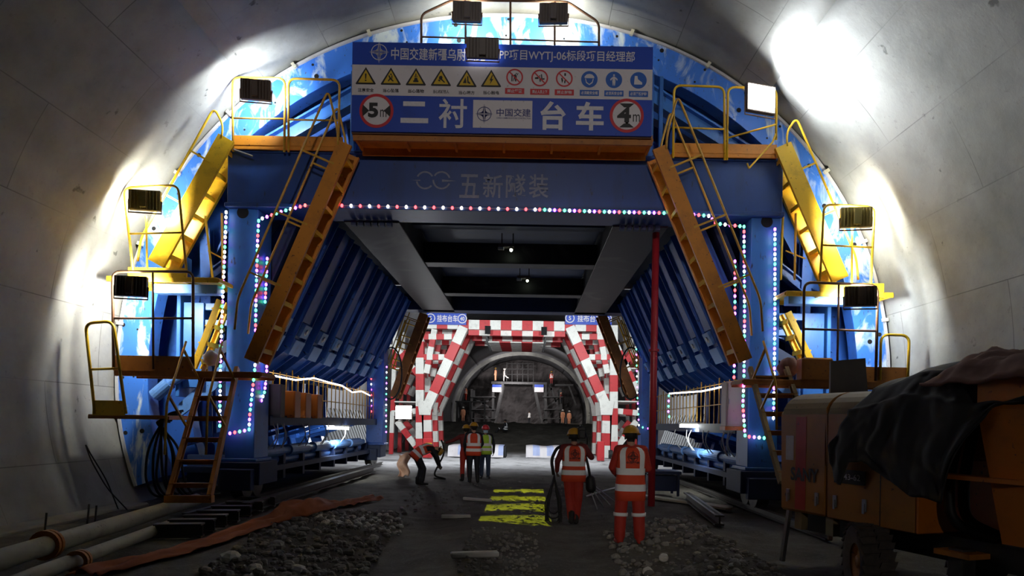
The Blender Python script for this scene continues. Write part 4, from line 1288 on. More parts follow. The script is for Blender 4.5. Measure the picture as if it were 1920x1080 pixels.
for (p0, p1) in (((886, 745), (926, 768)), ((926, 745), (886, 768)), ((1018, 768), (1052, 745)), ((1018, 790), (1046, 762)), ((930, 790), (890, 770)), ((1030, 720), (1045, 760)), ((1035, 728), (1018, 745))):
    fp('brace', MB().bar(FZ(*p0), FZ(*p1), .22, .22, YV))
for v in (682, 692, 702):
    fp('rail', MB().bar(FZ(950, v), FZ(1000, v), .06, .06))
for u in range(950, 1001, 10):
    fp('rail_post', MB().bar(FZ(u, 680), FZ(u, 716), .06, .06))
fp('arm', MB().bar(FZ(1040, 722), FZ(1075, 722), .25, .25)); fp('arm', MB().bar(FZ(1066, 722), FZ(1080, 760), .2, .2))
for u0, u1, lab in ((923, 940, 'left'), (1002, 1019, 'right')):
    a, b = at(u0, 735, 84.8), at(u1, 735, 84.8); z1, z0 = at(u0, 721, 84.8).z, at(u0, 735, 84.8).z
    t = thing('notice_board', 'small blue and white board on the %s leg of the far trolley' % lab, 'sign', (a.x, 84.8, z0))
    MB().span(a.x, b.x, 84.75, 84.8, z0, z1).build('board', 'signwhite', t)
    MB().prism([(0, 0), (b.x - a.x, 0), (b.x - a.x, -.35), (0, -.35)] , (a.x, 84.74, z1), (1, 0, 0), (0, 0, 1), (0, .01, 0)).build('blue_header', 'signblue', t)
# ------------------------------------------------------------------ people
for k, c in dict(p_red=(0.42, 0.028, 0.014), p_orange=(0.80, 0.075, 0.018), p_vest=(0.70, 0.065, 0.018), p_dark=(0.010, 0.011, 0.016), p_maroon=(0.16, 0.015, 0.015),
                 p_skin=(0.50, 0.27, 0.18), p_hair=(0.010, 0.008, 0.007), p_glove=(0.10, 0.075, 0.05), p_yhelm=(0.52, 0.27, 0.02), p_rhelm=(0.75, 0.05, 0.06),
                 p_lime=(0.48, 0.75, 0.06), p_jeans=(0.035, 0.06, 0.11), p_boot=(0.012, 0.011, 0.011), p_mask=(0.45, 0.62, 0.78), p_white=(0.82, 0.80, 0.76),
                 p_strip=(0.93, 0.92, 0.92), p_peach=(0.85, 0.36, 0.20), p_emblem=(0.06, 0.02, 0.02)).items():
    M[k] = plain(k[2:] + '_wear', c, 0.75 if k not in ('p_yhelm', 'p_rhelm') else 0.35, vary=0.18, scale=9)

REST = dict(pelvis=(0, 0, .93), waist=(0, 0, 1.08), chest=(0, .0, 1.28), neck=(0, 0, 1.46), head=(0, .015, 1.615),
            shL=(-.185, 0, 1.41), elL=(-.25, -.01, 1.13), wrL=(-.26, .06, .88), shR=(.185, 0, 1.41), elR=(.25, -.01, 1.13), wrR=(.26, .06, .88),
            hipL=(-.095, 0, .90), knL=(-.105, .02, .49), anL=(-.11, 0, .09), hipR=(.095, 0, .90), knR=(.105, .02, .49), anR=(.11, 0, .09))
def hand(mb, w, d, side, curl=.5, s=1.0):
    """palm, four unequal curled fingers and a thumb"""
    d = Vector(d).normalized()
    out = Vector((side, 0, 0)); out = (out - d * out.dot(d)).normalized(); fw = d.cross(out) * side
    if fw.y < 0: fw = -fw
    mb.capsule(w, w + d * .03, .026, .03, 8)
    pal = w + d * .05
    for k in range(4):
        o = fw * ((k - 1.5) * .021)
        L = (.062, .075, .070, .052)[k]
        a = pal + o - d * .02; b = pal + o + d * .035
        mb.capsule(a, b, .0145, .013, 8)
        c = b + (d * math.cos(curl) - out * math.sin(curl)) * L * .55
        e = c + (d * math.cos(curl * 2.2) - out * math.sin(curl * 2.2)) * L * .5
        mb.capsule(b, c, .012, .0105, 8); mb.capsule(c, e, .0105, .009, 8)
    a = pal + fw * .032 - d * .015
    b = a + fw * .028 + d * .022 - out * .012
    mb.capsule(a, b, .014, .0115, 8); mb.capsule(b, b + d * .028 - out * .008, .0115, .010, 8)

def person(label, loc, heading, top, trousers, vest=None, helmet=None, pose=None, scale=1.0, voxel=.016, stripes=True, knee_band=False, emblem_back=False,
           face=False, mask=False, group=None, gloves='p_glove', turn=0.0, lean_axis=None, suit_hood=False, tail=0.0, boots='p_boot', bag=1.0, bandz=(.80, .92, 1.01, 1.08, 1.17)):
    J = {k: Vector(v) for k, v in REST.items()}
    for k, v in (pose or {}).items(): J[k] = Vector(v)
    t = thing('person', label, 'person', loc, group, local=True)
    t.rotation_euler = (0, 0, heading); t.scale = (scale,) * 3
    S = []   # label segments for colouring: (a, b, radius, mat index)
    mb = MB()
    mats = [top, trousers, boots, gloves, 'p_skin', 'p_hair']
    def cap(a, b, r1, r2, mi, n=12):
        mb.capsule(a, b, r1, r2, n); S.append((Vector(a), Vector(b), r1, r2, mi))
    X = (J['shR'] - J['shL']); X.normalize()
    Hx = (J['hipR'] - J['hipL']); Hx.normalize()
    up = (J['neck'] - J['chest']).normalized()
    # torso
    for sgn in (-1, 1):
        cap(J['pelvis'] + Hx * (.075 * sgn), J['waist'] + Hx * (.07 * sgn), .110, .100, 1 if True else 0)
        cap(J['waist'] + Hx * (.07 * sgn), J['chest'] + X * (.085 * sgn), .105, .118, 0)
        cap(J['chest'] + X * (.085 * sgn), J['chest'].lerp(J['neck'], .55) + X * (.10 * sgn), .118, .085, 0)
        cap(J['neck'] - up * .03, J['shR' if sgn > 0 else 'shL'] , .065, .075, 0)
    cap(J['neck'] - up * .05, J['neck'] + (J['head'] - J['neck']) * .55, .060, .055, 4)
    # head
    hd = (J['head'] - J['neck']).normalized()
    fwd = Vector((math.sin(turn) * -1, math.cos(turn), 0)); fwd = (fwd - hd * fwd.dot(hd)).normalized()
    side = fwd.cross(hd)
    hc = J['head']
    cap(hc + hd * .025 - fwd * .015, hc + hd * .03 + fwd * .02, .095, .088, 5)
    cap(hc - hd * .03 + fwd * .03, hc - hd * .075 + fwd * .045, .070, .048, 4)
    cap(hc + fwd * .085 - hd * .0, hc + fwd * .108 - hd * .03, .014, .018, 4, 8)
    for sgn in (-1, 1): cap(hc + side * (.088 * sgn) - hd * .01, hc + side * (.092 * sgn) - hd * .045, .018, .013, 4, 8)
    # limbs
    for s_, sg in (('L', -1), ('R', 1)):
        cap(J['sh' + s_], J['el' + s_], .072, .056, 0); cap(J['el' + s_], J['wr' + s_], .055, .042, 0)
        cap(J['hip' + s_], J['kn' + s_], .105, .078 * bag, 1); cap(J['kn' + s_], J['an' + s_] + Vector((0, 0, .06 if bag == 1 else .03)), .078 * bag, .068 * bag, 1)
        an = J['an' + s_]
        toe = Vector((J['kn' + s_].x * 0 + sg * .03, .15, 0))
        if 'toe' + s_ in J: toe = J['toe' + s_]
        cap(an + Vector((0, -.04, -.03)), an + Vector((0, -.04, .10)), .055, .056, 2)
        cap(an + Vector((0, -.045, -.045)), an + toe * .95 + Vector((0, 0, -.055)), .046, .036, 2)
        if voxel < .03:
            n0 = len(mb.v)
            hand(mb, J['wr' + s_], J['wr' + s_] - J['el' + s_], sg)
            S.append((J['wr' + s_] + (J['wr' + s_] - J['el' + s_]).normalized() * .05, J['wr' + s_] + (J['wr' + s_] - J['el' + s_]).normalized() * .14, .05, .05, 3))
        else:
            d = (J['wr' + s_] - J['el' + s_]).normalized()
            cap(J['wr' + s_] + d * .03, J['wr' + s_] + d * .12, .04, .03, 3, 8)
    V, F = remeshed(mb, voxel, 2)
    body = MB()
    fi = []
    for f in F:
        c = sum((V[i] for i in f), Vector()) / len(f)
        best, bm_ = 1e9, 0
        for a, b, r1, r2, mi in S:
            ab = b - a; L2 = ab.length_squared
            k = max(0, min(1, (c - a).dot(ab) / L2)) if L2 > 0 else 0
            dd = (c - (a + ab * k)).length - (r1 + (r2 - r1) * k)
            if dd < best: best, bm_ = dd, mi
        if bm_ == 4 and (c - hc).dot(hd) > .035 and (c - hc).dot(fwd) < .08: bm_ = 5
        if bm_ == 4 and (c - hc).dot(fwd) < .0 and (c - J['neck']).dot(hd) > .07: bm_ = 5
        fi.append(bm_)
    body.add(V, F); body.m = fi
    bo = body.build('body', mats, t, smooth=True)
    # boots keep the soles on the ground; knee bands
    if knee_band:
        for s_ in 'LR':
            k, a = J['kn' + s_], J['an' + s_]
            c = k.lerp(a, .12); d = (a - k).normalized()
            MB().lathe([(.084 * bag, -.026), (.0895 * bag, -.026), (.0885 * bag, .026), (.083 * bag, .026)], c, d, 20).build('reflective_band', 'p_strip', t, smooth=True)
    spine = [J['pelvis'], J['waist'], J['chest'], J['neck']]
    if vest:
        # rings along the spine: (parameter, half width, half depth)
        def sp_at(k):
            i = min(int(k), 2); return spine[i].lerp(spine[i + 1], k - i)
        hem, l0, l1, u0, u1 = bandz
        def zk(z): return -(.93 - z) / .16 if z < .93 else ((z - .93) / .15 if z < 1.08 else (1 + (z - 1.08) / .20 if z < 1.28 else 2 + (z - 1.28) / .18))
        W0 = [(hem, .218, .168), (l0, .222, .164), (l1, .216, .152), ((l1 + u0) / 2, .208, .146), (u0, .205, .145), (u1, .210, .149), (1.245, .214, .152), (1.285, .217, .15), (1.335, .218, .14), (1.39, .205, .122), (1.43, .165, .10), (1.448, .115, .085)]
        levels = [(zk(z), a_, b_) for z, a_, b_ in W0]
        bands = {(zk(l0), zk(l1)): 1, (zk(u0), zk(u1)): 1}
        nseg = 48; rings = []
        for k, rx, ry in levels:
            c = sp_at(max(k, 0)) if k >= 0 else J['pelvis'] + (J['pelvis'] - J['waist']).normalized() * (-k * .16)
            i = min(max(int(k), 0), 2); tz = (spine[i + 1] - spine[i]).normalized()
            ax = X.lerp(Hx, max(0, min(1, 1 - k / 2))); ax = (ax - tz * ax.dot(tz)).normalized(); ay = tz.cross(ax)
            R = []
            for j in range(nseg):
                a = 2 * PI * j / nseg
                e = 1.35
                R.append(c + ax * (rx * math.copysign(abs(math.cos(a)) ** (1 / e), math.cos(a))) + ay * (ry * math.copysign(abs(math.sin(a)) ** (1 / e), math.sin(a))))
            rings.append(R)
        vb = MB(); vs_ = [p for R in rings for p in R]; fs, fm = [], []
        for i in range(len(levels) - 1):
            m_band = stripes and ((levels[i][0], levels[i + 1][0]) in bands)
            for j in range(nseg):
                l = (j + 1) % nseg
                ca = abs(math.cos(2 * PI * (j + .5) / nseg)) ** (1 / 1.35)
                arm = levels[i][0] > 1.5 and ca > .93
                if arm: continue
                fs.append((i * nseg + j, i * nseg + l, (i + 1) * nseg + l, (i + 1) * nseg + j))
                fm.append(1 if (m_band or (stripes and levels[i][0] >= zk(u1) - .01 and .52 < ca < .84)) else 0)
        vb.add(vs_, fs); vb.m = fm
        vb.build('vest', [vest, 'p_strip'], t, smooth=True, solid=.012)
        if emblem_back:
            c = sp_at(2.15); tz = (J['neck'] - J['chest']).normalized(); ay = tz.cross(X)
            c = c - ay * .158
            em = emblem(MB(), c, 95, .001, 0, X, tz, 1.6)
            c2 = sp_at(1.72) - ay * .160
            put_text(em, '中国交建', c2, X, tz, height=.038, width=.20, bold=.03)
            em.build('back_emblem', 'p_emblem', t)
    if helmet:
        o = hc + hd * .045
        prof = [(.128, .0)] + [(.122 * math.cos(a), .01 + .112 * math.sin(a)) for a in [i * PI / 16 for i in range(8)]] + [(.002, .124)]
        hm = MB().lathe(prof, o, hd, 24).build('helmet', helmet, t, smooth=True, solid=.004)
        br = MB()
        vs_, n = [], 24
        for i in range(n):
            a = 2 * PI * i / n
            d = side * math.cos(a) + fwd * math.sin(a)
            ext = .140 + .045 * max(0, math.sin(a)) ** 2
            vs_ += [o + d * .120 + hd * .004, o + d * ext - hd * (.008 + .012 * max(0, math.sin(a)))]
        br.add(vs_, [(2 * i, 2 * i + 1, (2 * i + 3) % (2 * n), (2 * i + 2) % (2 * n)) for i in range(n)])
        br.build('brim', helmet, hm, smooth=True, solid=.004)
        MB().bar(o - fwd * .1 + hd * .06, o + fwd * .09 + hd * .09, .03, .075, hd).build('ridge', helmet, hm, smooth=True)
    if mask:
        def mk(u, v):
            a = (u - .5) * 2.2
            return hc - hd * (.005 + .095 * v) + fwd * (.045 + .072 * math.cos(a) + .012 * math.sin(v * PI)) + side * (.085 * math.sin(a))
        MB().grid(mk, 10, 6).build('face_mask', 'p_mask', t, smooth=True, solid=.003)
    if face:
        q = MB()
        for sgn in (-1, 1): q.ball(hc + fwd * .083 + side * (.032 * sgn) + hd * .012, (.013, .010, .008), 8, 6)
        q.build('eyes', 'p_hair', t)
    if suit_hood:
        MB().ball(hc - fwd * .012 + hd * .01, .122, 16, 10).build('hood', top, t, smooth=True)
    return t

def gz(x, y): return ground_z(x, y) + .0
def stand(u, v, Y):
    p = at(u, v, Y); return Vector((p.x, Y, gz(p.x, Y) + .005))

# 1 worker at right foreground, seen from behind
L = stand(1180, 1018, 10.0)
person('worker seen from behind in orange vest and red trousers, nearest to the camera at right', L, 0.05, 'p_red', 'p_red', 'p_vest', 'p_yhelm', voxel=.012, scale=1.0, boots='p_red', bag=1.22, bandz=(.66, .80, .90, 1.04, 1.14),
       knee_band=True, emblem_back=True, turn=-.5,
       pose=dict(hipL=(-.11, 0, .90), hipR=(.11, 0, .90), knL=(-.135, .02, .49), anL=(-.15, 0, .09), knR=(.135, .01, .49), anR=(.15, .0, .09), elL=(-.27, .06, 1.14), wrL=(-.20, .24, 1.05), elR=(.275, .03, 1.13), wrR=(.22, .25, 1.08)))
# 2 worker carrying cables and a camera
L = stand(1074, 972, 12.25)
person('worker seen from behind in orange vest, coil of black cable in left hand', L, 0.0, 'p_maroon', 'p_red', 'p_vest', 'p_yhelm', voxel=.012, scale=1.0,
       emblem_back=True, knee_band=False, tail=.25, bag=1.12,
       pose=dict(knL=(-.06, .06, .50), anL=(-.03, -.08, .12), knR=(.09, .02, .49), anR=(.06, .10, .09), hipR=(.09, 0, .9), elL=(-.30, -.02, 1.16), wrL=(-.30, .12, .98),
                 shR=(.19, .02, 1.42), elR=(.33, .06, 1.24), wrR=(.22, .16, 1.42)))
cl = L
c = L + Vector((0.12, -.06, 1.69))
t = thing('video_camera', 'black shoulder video camera held beside the head of the cable carrier', 'camera', c)
mb = MB().box(c, (.13, .36, .20)); mb.box(c + Vector((0, -.22, -.02)), (.11, .12, .15)); mb.box(c + Vector((0, .05, .13)), (.04, .22, .03))
for dy in (-.05, .13): mb.box(c + Vector((0, dy, .11)), (.03, .03, .05))
mb.build('camera_body', 'black', t, bevel=.012)
MB().lathe([(.0, 0), (.05, 0), (.06, .16), (.0, .16)], c + Vector((0, .18, 0)), (0, 1, 0), 16).build('lens', 'black', t, smooth=True)
MB().tube([c + Vector((.06, -.18, .0)), c + Vector((.09, -.24, -.08)), c + Vector((.10, -.14, -.2))], .012, 6).build('cable', 'black', t, smooth=True)
# the coil
h = L + Vector((-.31, .16, .90))
t = thing('cable_coil', 'coil of black cable hanging from the hand of the worker in the middle', 'cable', h)
for k in range(9):
    w_, hh = .13 + .02 * (k % 4), .36 + .05 * ((k * 3) % 5)
    oy = -.06 + .016 * k
    pts = []
    for i in range(22):
        a = 2 * PI * i / 22
        pts.append(h + Vector((-.04 + w_ * math.sin(a) * (.5 - .5 * math.cos(a)) * 1.25 + rnd.uniform(-.006, .006), oy + .03 * math.sin(2 * a + k), -hh + hh * math.cos(a))))
    MB().tube(pts, .012, 6, closed=True).build('loop', 'black', t, smooth=True)
MB().tube(fillet([h + Vector((-.05, 0, 0)), h + Vector((-.1, -.02, .28)), h + Vector((.0, -.04, .5)), h + Vector((.12, -.12, .55))], .1), .03, 8).build('strap', 'black', t, smooth=True)
h2 = L + Vector((.30, .12, 1.12))
t = thing('gear_bag', 'dark gear bag hanging at the right hip of the cable carrier', 'bag', h2)
MB().tube(fillet([h2 + Vector((-.14, -.08, .30)), h2 + Vector((-.04, -.1, 0)), h2 + Vector((.02, -.06, -.3))], .1), .025, 8).build('strap', 'black', t, smooth=True)
MB().capsule(h2 + Vector((.02, -.05, -.30)), h2 + Vector((.03, -.05, -.44)), .09, .10, 12).build('bag', 'black', t, smooth=True)
# 3 back view, dark trousers
L = stand(887, 904, 19.5)
person('worker with yellow helmet, orange vest and black trousers, talking to the man in lime vest', L, 0.1, 'p_dark', 'p_dark', 'p_vest', 'p_yhelm', voxel=.015, turn=.7,
       pose=dict(elL=(-.26, .03, 1.14), wrL=(-.24, .14, .93), elR=(.25, .05, 1.14), wrR=(.18, .2, 1.0), anL=(-.10, 0, .09), anR=(.13, .02, .09)))
L3 = L
# 4 lime vest, facing
L = stand(909, 893, 21.6)
person('man in lime vest, red helmet and face mask, facing the camera', L, PI + .12, 'p_dark', 'p_jeans', 'p_lime', 'p_rhelm', voxel=.015, face=True, mask=True, scale=.98,
       pose=dict(elL=(-.28, .02, 1.13), wrL=(-.27, .08, .88), elR=(.26, 0, 1.13), wrR=(.24, .1, .9)))
# 5 helper in red behind, arm stretched to the left with the hose
L = stand(873, 899, 20.3)
person('worker in dark red suit half hidden behind another, one arm stretched to a hose', L, 0.3, 'p_maroon', 'p_red', None, 'p_yhelm', voxel=.017, scale=.97,
       pose=dict(shL=(-.185, .02, 1.40), elL=(-.42, .10, 1.26), wrL=(-.62, .12, 1.20)))
hs = L + Vector((-.70, -.05, 1.12))
gx = at(838, 895, 20.0)
pts = [hs + Vector((-.06, 0, .12)), hs, hs + Vector((.05, -.05, -.3)), hs + Vector((-.1, -.2, -.62)), hs + Vector((-.25, -.3, -.95)), Vector((gx.x + .0, 20.3, gz(gx.x, 20.3) + .05)), Vector((gx.x - .5, 20.9, gz(gx.x - .5, 20.9) + .04))]
tag(MB().tube(fillet(pts, .3, 6), .028, 8).build('hose', 'black', org=hs, smooth=True), 'black hose curving from the stretched hand down to the ground', 'hose')
# 6 bending worker
L = stand(790, 905, 19.2)
person('worker in orange vest bending down low beside the left rail', L, -1.25, 'p_dark', 'p_dark', 'p_vest', 'p_yhelm', voxel=.016,
       pose=dict(pelvis=(0, -.16, .86), waist=(0, -.05, .97), chest=(0, .14, 1.05), neck=(0, .33, 1.06), head=(0, .46, .99),
                 shL=(-.18, .27, 1.03), shR=(.18, .27, 1.03), elL=(-.2, .42, .80), wrL=(-.15, .50, .58), elR=(.2, .42, .80), wrR=(.15, .50, .56),
                 hipL=(-.1, -.15, .84), hipR=(.1, -.15, .84), knL=(-.12, .0, .46), knR=(.13, .04, .47), anL=(-.13, -.06, .09), anR=(.14, .0, .09)))
# 7 sitting on the mound
p = at(948, 792, 52.0)
L = Vector((p.x, 52.0, gz(p.x, 52.0)))
person('distant worker in dark clothes with white stripes, sitting on top of the ramp', L, 1.3, 'p_dark', 'p_dark', 'p_dark', None, voxel=.03, knee_band=True,
       pose=dict(pelvis=(0, 0, .28), waist=(0, -.02, .42), chest=(0, -.03, .62), neck=(0, 0, .80), head=(0, .02, .95), shL=(-.185, 0, .75), shR=(.185, 0, .75), elL=(-.25, .05, .5), elR=(.25, .05, .5),
                 wrL=(-.2, .25, .42), wrR=(.2, .25, .42), hipL=(-.1, 0, .22), hipR=(.1, 0, .22), knL=(-.12, .42, .40), knR=(.12, .42, .42), anL=(-.12, .70, .08), anR=(.12, .75, .08)))
# far figures at the face
def far(u, v, Y, zfoot, label, top, tr, vest=None, helm=None, heading=0.0, pose=None, hood=False, sc=1.0):
    p = at(u, v, Y)
    z = zfoot if zfoot is not None else gz(p.x, Y)
    return person(label, Vector((p.x, Y, z)), heading, top, tr, vest, helm, voxel=.045, pose=pose, suit_hood=hood, scale=sc)
dk = at(940, 716, 86).z
far(929, 710, 85.6, dk, 'far worker in pale peach overalls on the trolley deck, leftmost of the two there', 'p_peach', 'p_peach', None, 'p_yhelm', 1.2)
far(945, 710, 85.6, dk, 'far worker all in white leaning forward on the trolley deck', 'p_white', 'p_white', None, None, -1.2, hood=True,
    pose=dict(wrL=(-.3, .35, 1.75), elL=(-.3, .2, 1.5), knR=(.1, .35, .6), anR=(.1, .55, .45)))
zr = at(1035, 722, 85.5).z
far(1034, 722, 85.5, zr, 'far worker in red vest standing high on the right side of the trolley', 'p_red', 'p_maroon', 'p_red', 'p_yhelm', 0.3)
far(873, 752, 80, at(873, 752, 80).z, 'far worker in orange vest high at the left edge of the arch', 'p_peach', 'p_red', 'p_vest', None, -1.0)
far(868, 785, 74, None, 'far worker in glowing peach overalls at the lower left of the arch', 'p_peach', 'p_peach', None, 'p_white', 0.4)
far(1052, 757, 85, at(1052, 757, 85).z, 'far small worker crouching on the right trolley deck', 'p_maroon', 'p_dark', None, 'p_peach', 0.8, sc=.8)
far(1055, 790, 79.0, None, 'far worker in pale peach overalls at lower right, left one of the lit pair', 'p_peach', 'p_peach', None, 'p_white', 0.5)
far(1067, 790, 79.0, None, 'far worker in pale peach overalls at lower right, right one of the lit pair', 'p_peach', 'p_peach', None, 'p_white', -0.5)
far(992, 790, 88.0, None, 'tiny distant worker in black with white bands inside the trolley opening', 'p_dark', 'p_dark', 'p_white', None, 0.8)
tk = []
for u, v, Y, lab in ((873, 752, 80, 'left'),):
    p = at(u, v, Y)
    tt = thing('work_stage', 'dark staging under the far worker at the left edge of the arch', 'staging', (p.x, Y, 1.7))
    MB().span(p.x - 1.2, p.x + 2.5, Y - .6, Y + .8, p.z - .15, p.z).build('deck', 'greybeam', tt)
    for dx in (-1.0, .6, 2.3):
        for dy in (-.5, .7): MB().bar((p.x + dx, Y + dy, 1.5), (p.x + dx, Y + dy, p.z), .14, .14).build('leg', 'greybeam', tt)
# ------------------------------------------------------------------ concrete pump trailer (local: x along the body towards the camera, y away, z up)
PR = Vector((3.83, 8.70, 0.0)); pang = math.atan2(-.95, .32)
pump = thing('concrete_pump', 'yellow trailer concrete pump parked at lower right under a black tarp', 'pump', PR, local=True)
pump.rotation_euler = (0, 0, pang)
def cp(name, mb, m, parent=pump, **kw): return mb.build(name, m, parent, **kw)
# y grows away from the camera side: body lies to the right of its heading seen from above
W_ = 1.55
def body_prof(z0=.70, z1=1.93, r=.30):
    pts = [(0, z0), (0, z1)]
    for i in range(7):
        a = PI - PI / 2 * i / 6
        pts.append((.42 + .42 * math.cos(a), z1 + r * math.sin(a)))
    for i in range(7):
        a = PI / 2 - PI / 2 * i / 6
        pts.append((W_ - .42 + .42 * math.cos(a), z1 + r * math.sin(a)))
    return pts + [(W_, z0)]
YS = 1.0
def hood(x0, x1, z0, z1, r, m_side, m_top):
    mb = MB(); pr_ = body_prof(z0, z1, r)
    mb.prism(pr_, (x0, 0, 0), (0, YS, 0), (0, 0, 1), (x1 - x0, 0, 0))
    n = len(pr_)
    mb.m = [0, 0] + [1 if 1 <= i <= n - 3 else 0 for i in range(n)]
    return mb
hd_ = cp('engine_hood', hood(0, .80, .70, 1.93, .28, 0, 1), ['pumpyellow', 'pumptop'], bevel=.03)
hd2 = cp('engine_hood', hood(.815, 2.02, .70, 1.93, .28, 0, 1), ['pumpyellow', 'pumptop'], bevel=.012)
cp('red_reflection', MB().span(.28, .46, -.004, -.001, .74, 1.90), 'pumpred', hd_)  # red reflection in the glossy hood, put in as a coloured strip
cp('sticker', MB().span(.10, .24, -.005, -.002, 1.35, 1.66), 'signtext', hd_)
# text reads from the camera side: letters run along +x, surface normal -y
mb = put_text(MB(), 'SANY', (.44, -.008, 1.18), (1, 0, 0), (0, 0, 1), height=.17, width=.48, bold=.03)
cp('lettering', mb, 'signblack', hd_)
pl_ = cp('number_plate', MB().span(.93, 1.38, -.008, -.001, 1.13, 1.29), 'signblack', hd2)
cp('number', put_text(MB(), '43-62', (1.2, -.012, 1.21), (1, 0, 0), (0, 0, 1), height=.07, width=.24, bold=.02), 'signtext', pl_)
for x in (.16, .66): 
    l_ = cp('latch', MB().span(x - .03, x + .03, -.02, 0, .84, .98), 'steel', hd_, bevel=.005)
    cp('latch_lever', MB().span(x - .015, x + .015, -.03, -.02, .82, .93), 'steel', l_)
for x in (.95, 1.38):
    l_ = cp('latch', MB().span(x - .03, x + .03, -.02, 0, .84, .98), 'steel', hd2, bevel=.005)
    cp('latch_lever', MB().span(x - .015, x + .015, -.03, -.02, .82, .93), 'steel', l_)
cp('panel_seam', MB().span(1.58, 1.59, -.003, 0, .70, 1.5), 'signblack', hd2)
cp('end_panel', MB().span(2.02, 2.05, .0, W_, .70, 1.45), 'pumporange', bevel=.01)
cp('chassis', MB().span(.05, 3.9, .25, W_ - .25, .45, .70), 'black')
for x in (.22, .75): cp('leg_bracket', MB().span(x, x + .12, .05, .15, .48, .70), 'pumptop')
cp('front_leg', MB().bar((.0, .05, .02), (.12, .05, .70), .05, .05), 'steel')
# pipes at the end
for y in (.25, .45):
    cp('delivery_pipe', MB().tube(fillet([(2.3, y, 1.9), (2.18, y, 1.2), (2.2, y, .85), (2.6, y + .1, .70)], .15), .05, 10), 'black', smooth=True)
# hopper
mb = MB()
V0 = [Vector((2.85, .1, .75)), Vector((3.2, .1, .75)), Vector((3.2, 1.3, .75)), Vector((2.85, 1.3, .75))]
V1 = [Vector((2.75, -.10, 1.95)), Vector((3.75, -.10, 1.95)), Vector((3.75, 1.7, 1.95)), Vector((2.75, 1.7, 1.95))]
V2 = [p + Vector((0, 0, .32)) for p in V1]
mb.add(V0 + V1 + V2, [(3, 2, 1, 0), (0, 1, 5, 4), (1, 2, 6, 5), (2, 3, 7, 6), (3, 0, 4, 7), (4, 5, 9, 8), (5, 6, 10, 9), (6, 7, 11, 10), (7, 4, 8, 11)])
hp = cp('hopper', mb, 'pumporange', solid=.03)
cp('hopper_rim', MB().tube([(2.75, -.10, 2.27), (3.75, -.10, 2.27), (3.75, 1.7, 2.27), (2.75, 1.7, 2.27)], .035, 8, closed=True), 'pumporange', hp)
cp('shelf', MB().span(2.3, 3.2, -.12, .1, 1.30, 1.34), 'pumporange')
cp('outrigger', MB().span(2.35, 2.5, .05, .22, .0, .62), 'greybeam'); cp('outrigger_plate', MB().span(2.25, 2.62, -.02, .32, .55, .60), 'rust')
# wheels
def wheel(x, y, steer=-.52):
    R0 = .41
    c = Vector((x, y, .30))
    ROT = Matrix.Rotation(steer, 3, 'Z')
    def turned(mb):
        mb.v = [c + ROT @ (p - c) for p in mb.v]; return mb
    wp = turned(MB().lathe([(.20, -.13), (.34, -.17), (.395, -.15), (R0, -.10), (R0, .10), (.395, .15), (.34, .17), (.20, .13)], c, (0, 1, 0), 40)).build('wheel', 'tyre', pump, smooth=True)
    tr = MB()
    for k in range(26):
        a = 2 * PI * k / 26
        for s_, da in ((-1, 0), (1, PI / 26)):
            a2 = a + da; rd = Vector((math.cos(a2), 0, math.sin(a2))); td = Vector((-math.sin(a2), 0, math.cos(a2)))
            tr.hexa(c + rd * (R0 + .002) + Vector((0, s_ * .082, 0)), td * .036 + Vector((0, s_ * .014, 0)), Vector((0, .078, 0)) + td * .008, rd * .016)
    turned(tr).build('tread', 'tyre', wp)
    turned(MB().lathe([(.0, -.11), (.07, -.11), (.08, -.08), (.18, -.07), (.205, -.13), (.21, -.10), (.21, .0)], c, (0, 1, 0), 28)).build('rim', 'rust', wp, smooth=True)
wheel(1.45, -.02); wheel(1.45, W_ + .02)
# things standing behind the pump
p0 = at(1612, 720, 10.2)
t = thing('panel', 'dark grey panel leaning on the orange platform behind the pump', 'panel', (p0.x - .3, 10.2, 1.9))
MB().prism([(-.30, -.40), (.30, -.36), (.33, .38), (-.22, .32)], (p0.x - .1, 10.4, p0.z + .05), (1, 0, 0), (0, .25, 1), (0, .05, 0)).build('sheet', 'lampback_g', t)
MB().bar((p0.x - .3, 10.45, p0.z - .36), (p0.x - .3, 10.45, .02), .06, .06).build('leg', 'brown', t); MB().bar((p0.x + .15, 10.45, p0.z - .34), (p0.x + .15, 10.45, .02), .06, .06).build('leg', 'brown', t)

# tarp draped over the rear of the pump, in world space
cs, sn = math.cos(pang), math.sin(pang)
def pw(x, y, z): return PR + Vector((x * cs - y * sn, x * sn + y * cs, z))
prof_t = [(-.10, 1.02), (-.09, 1.35), (-.08, 1.70), (-.05, 1.98), (.08, 2.18), (.35, 2.28), (.7, 2.33), (1.1, 2.30), (1.5, 2.15), (1.64, 1.85), (1.66, 1.4)]
arc_t = [0.0]
for i in range(1, len(prof_t)): arc_t.append(arc_t[-1] + math.dist(prof_t[i], prof_t[i - 1]))
EDGE = [(1.0, 1.36), (1.12, 1.2), (1.22, 1.12), (1.32, 1.38), (1.5, 1.42), (1.8, 1.26), (2.1, 1.12), (2.46, 1.06), (2.54, 1.35), (2.66, 1.68), (2.85, 1.95), (3.3, 2.05)]
def edge_z(x):
    for (xa, za), (xb, zb) in zip(EDGE, EDGE[1:]):
        if x <= xb: return za + (zb - za) * max(0, (x - xa) / (xb - xa))
    return EDGE[-1][1]
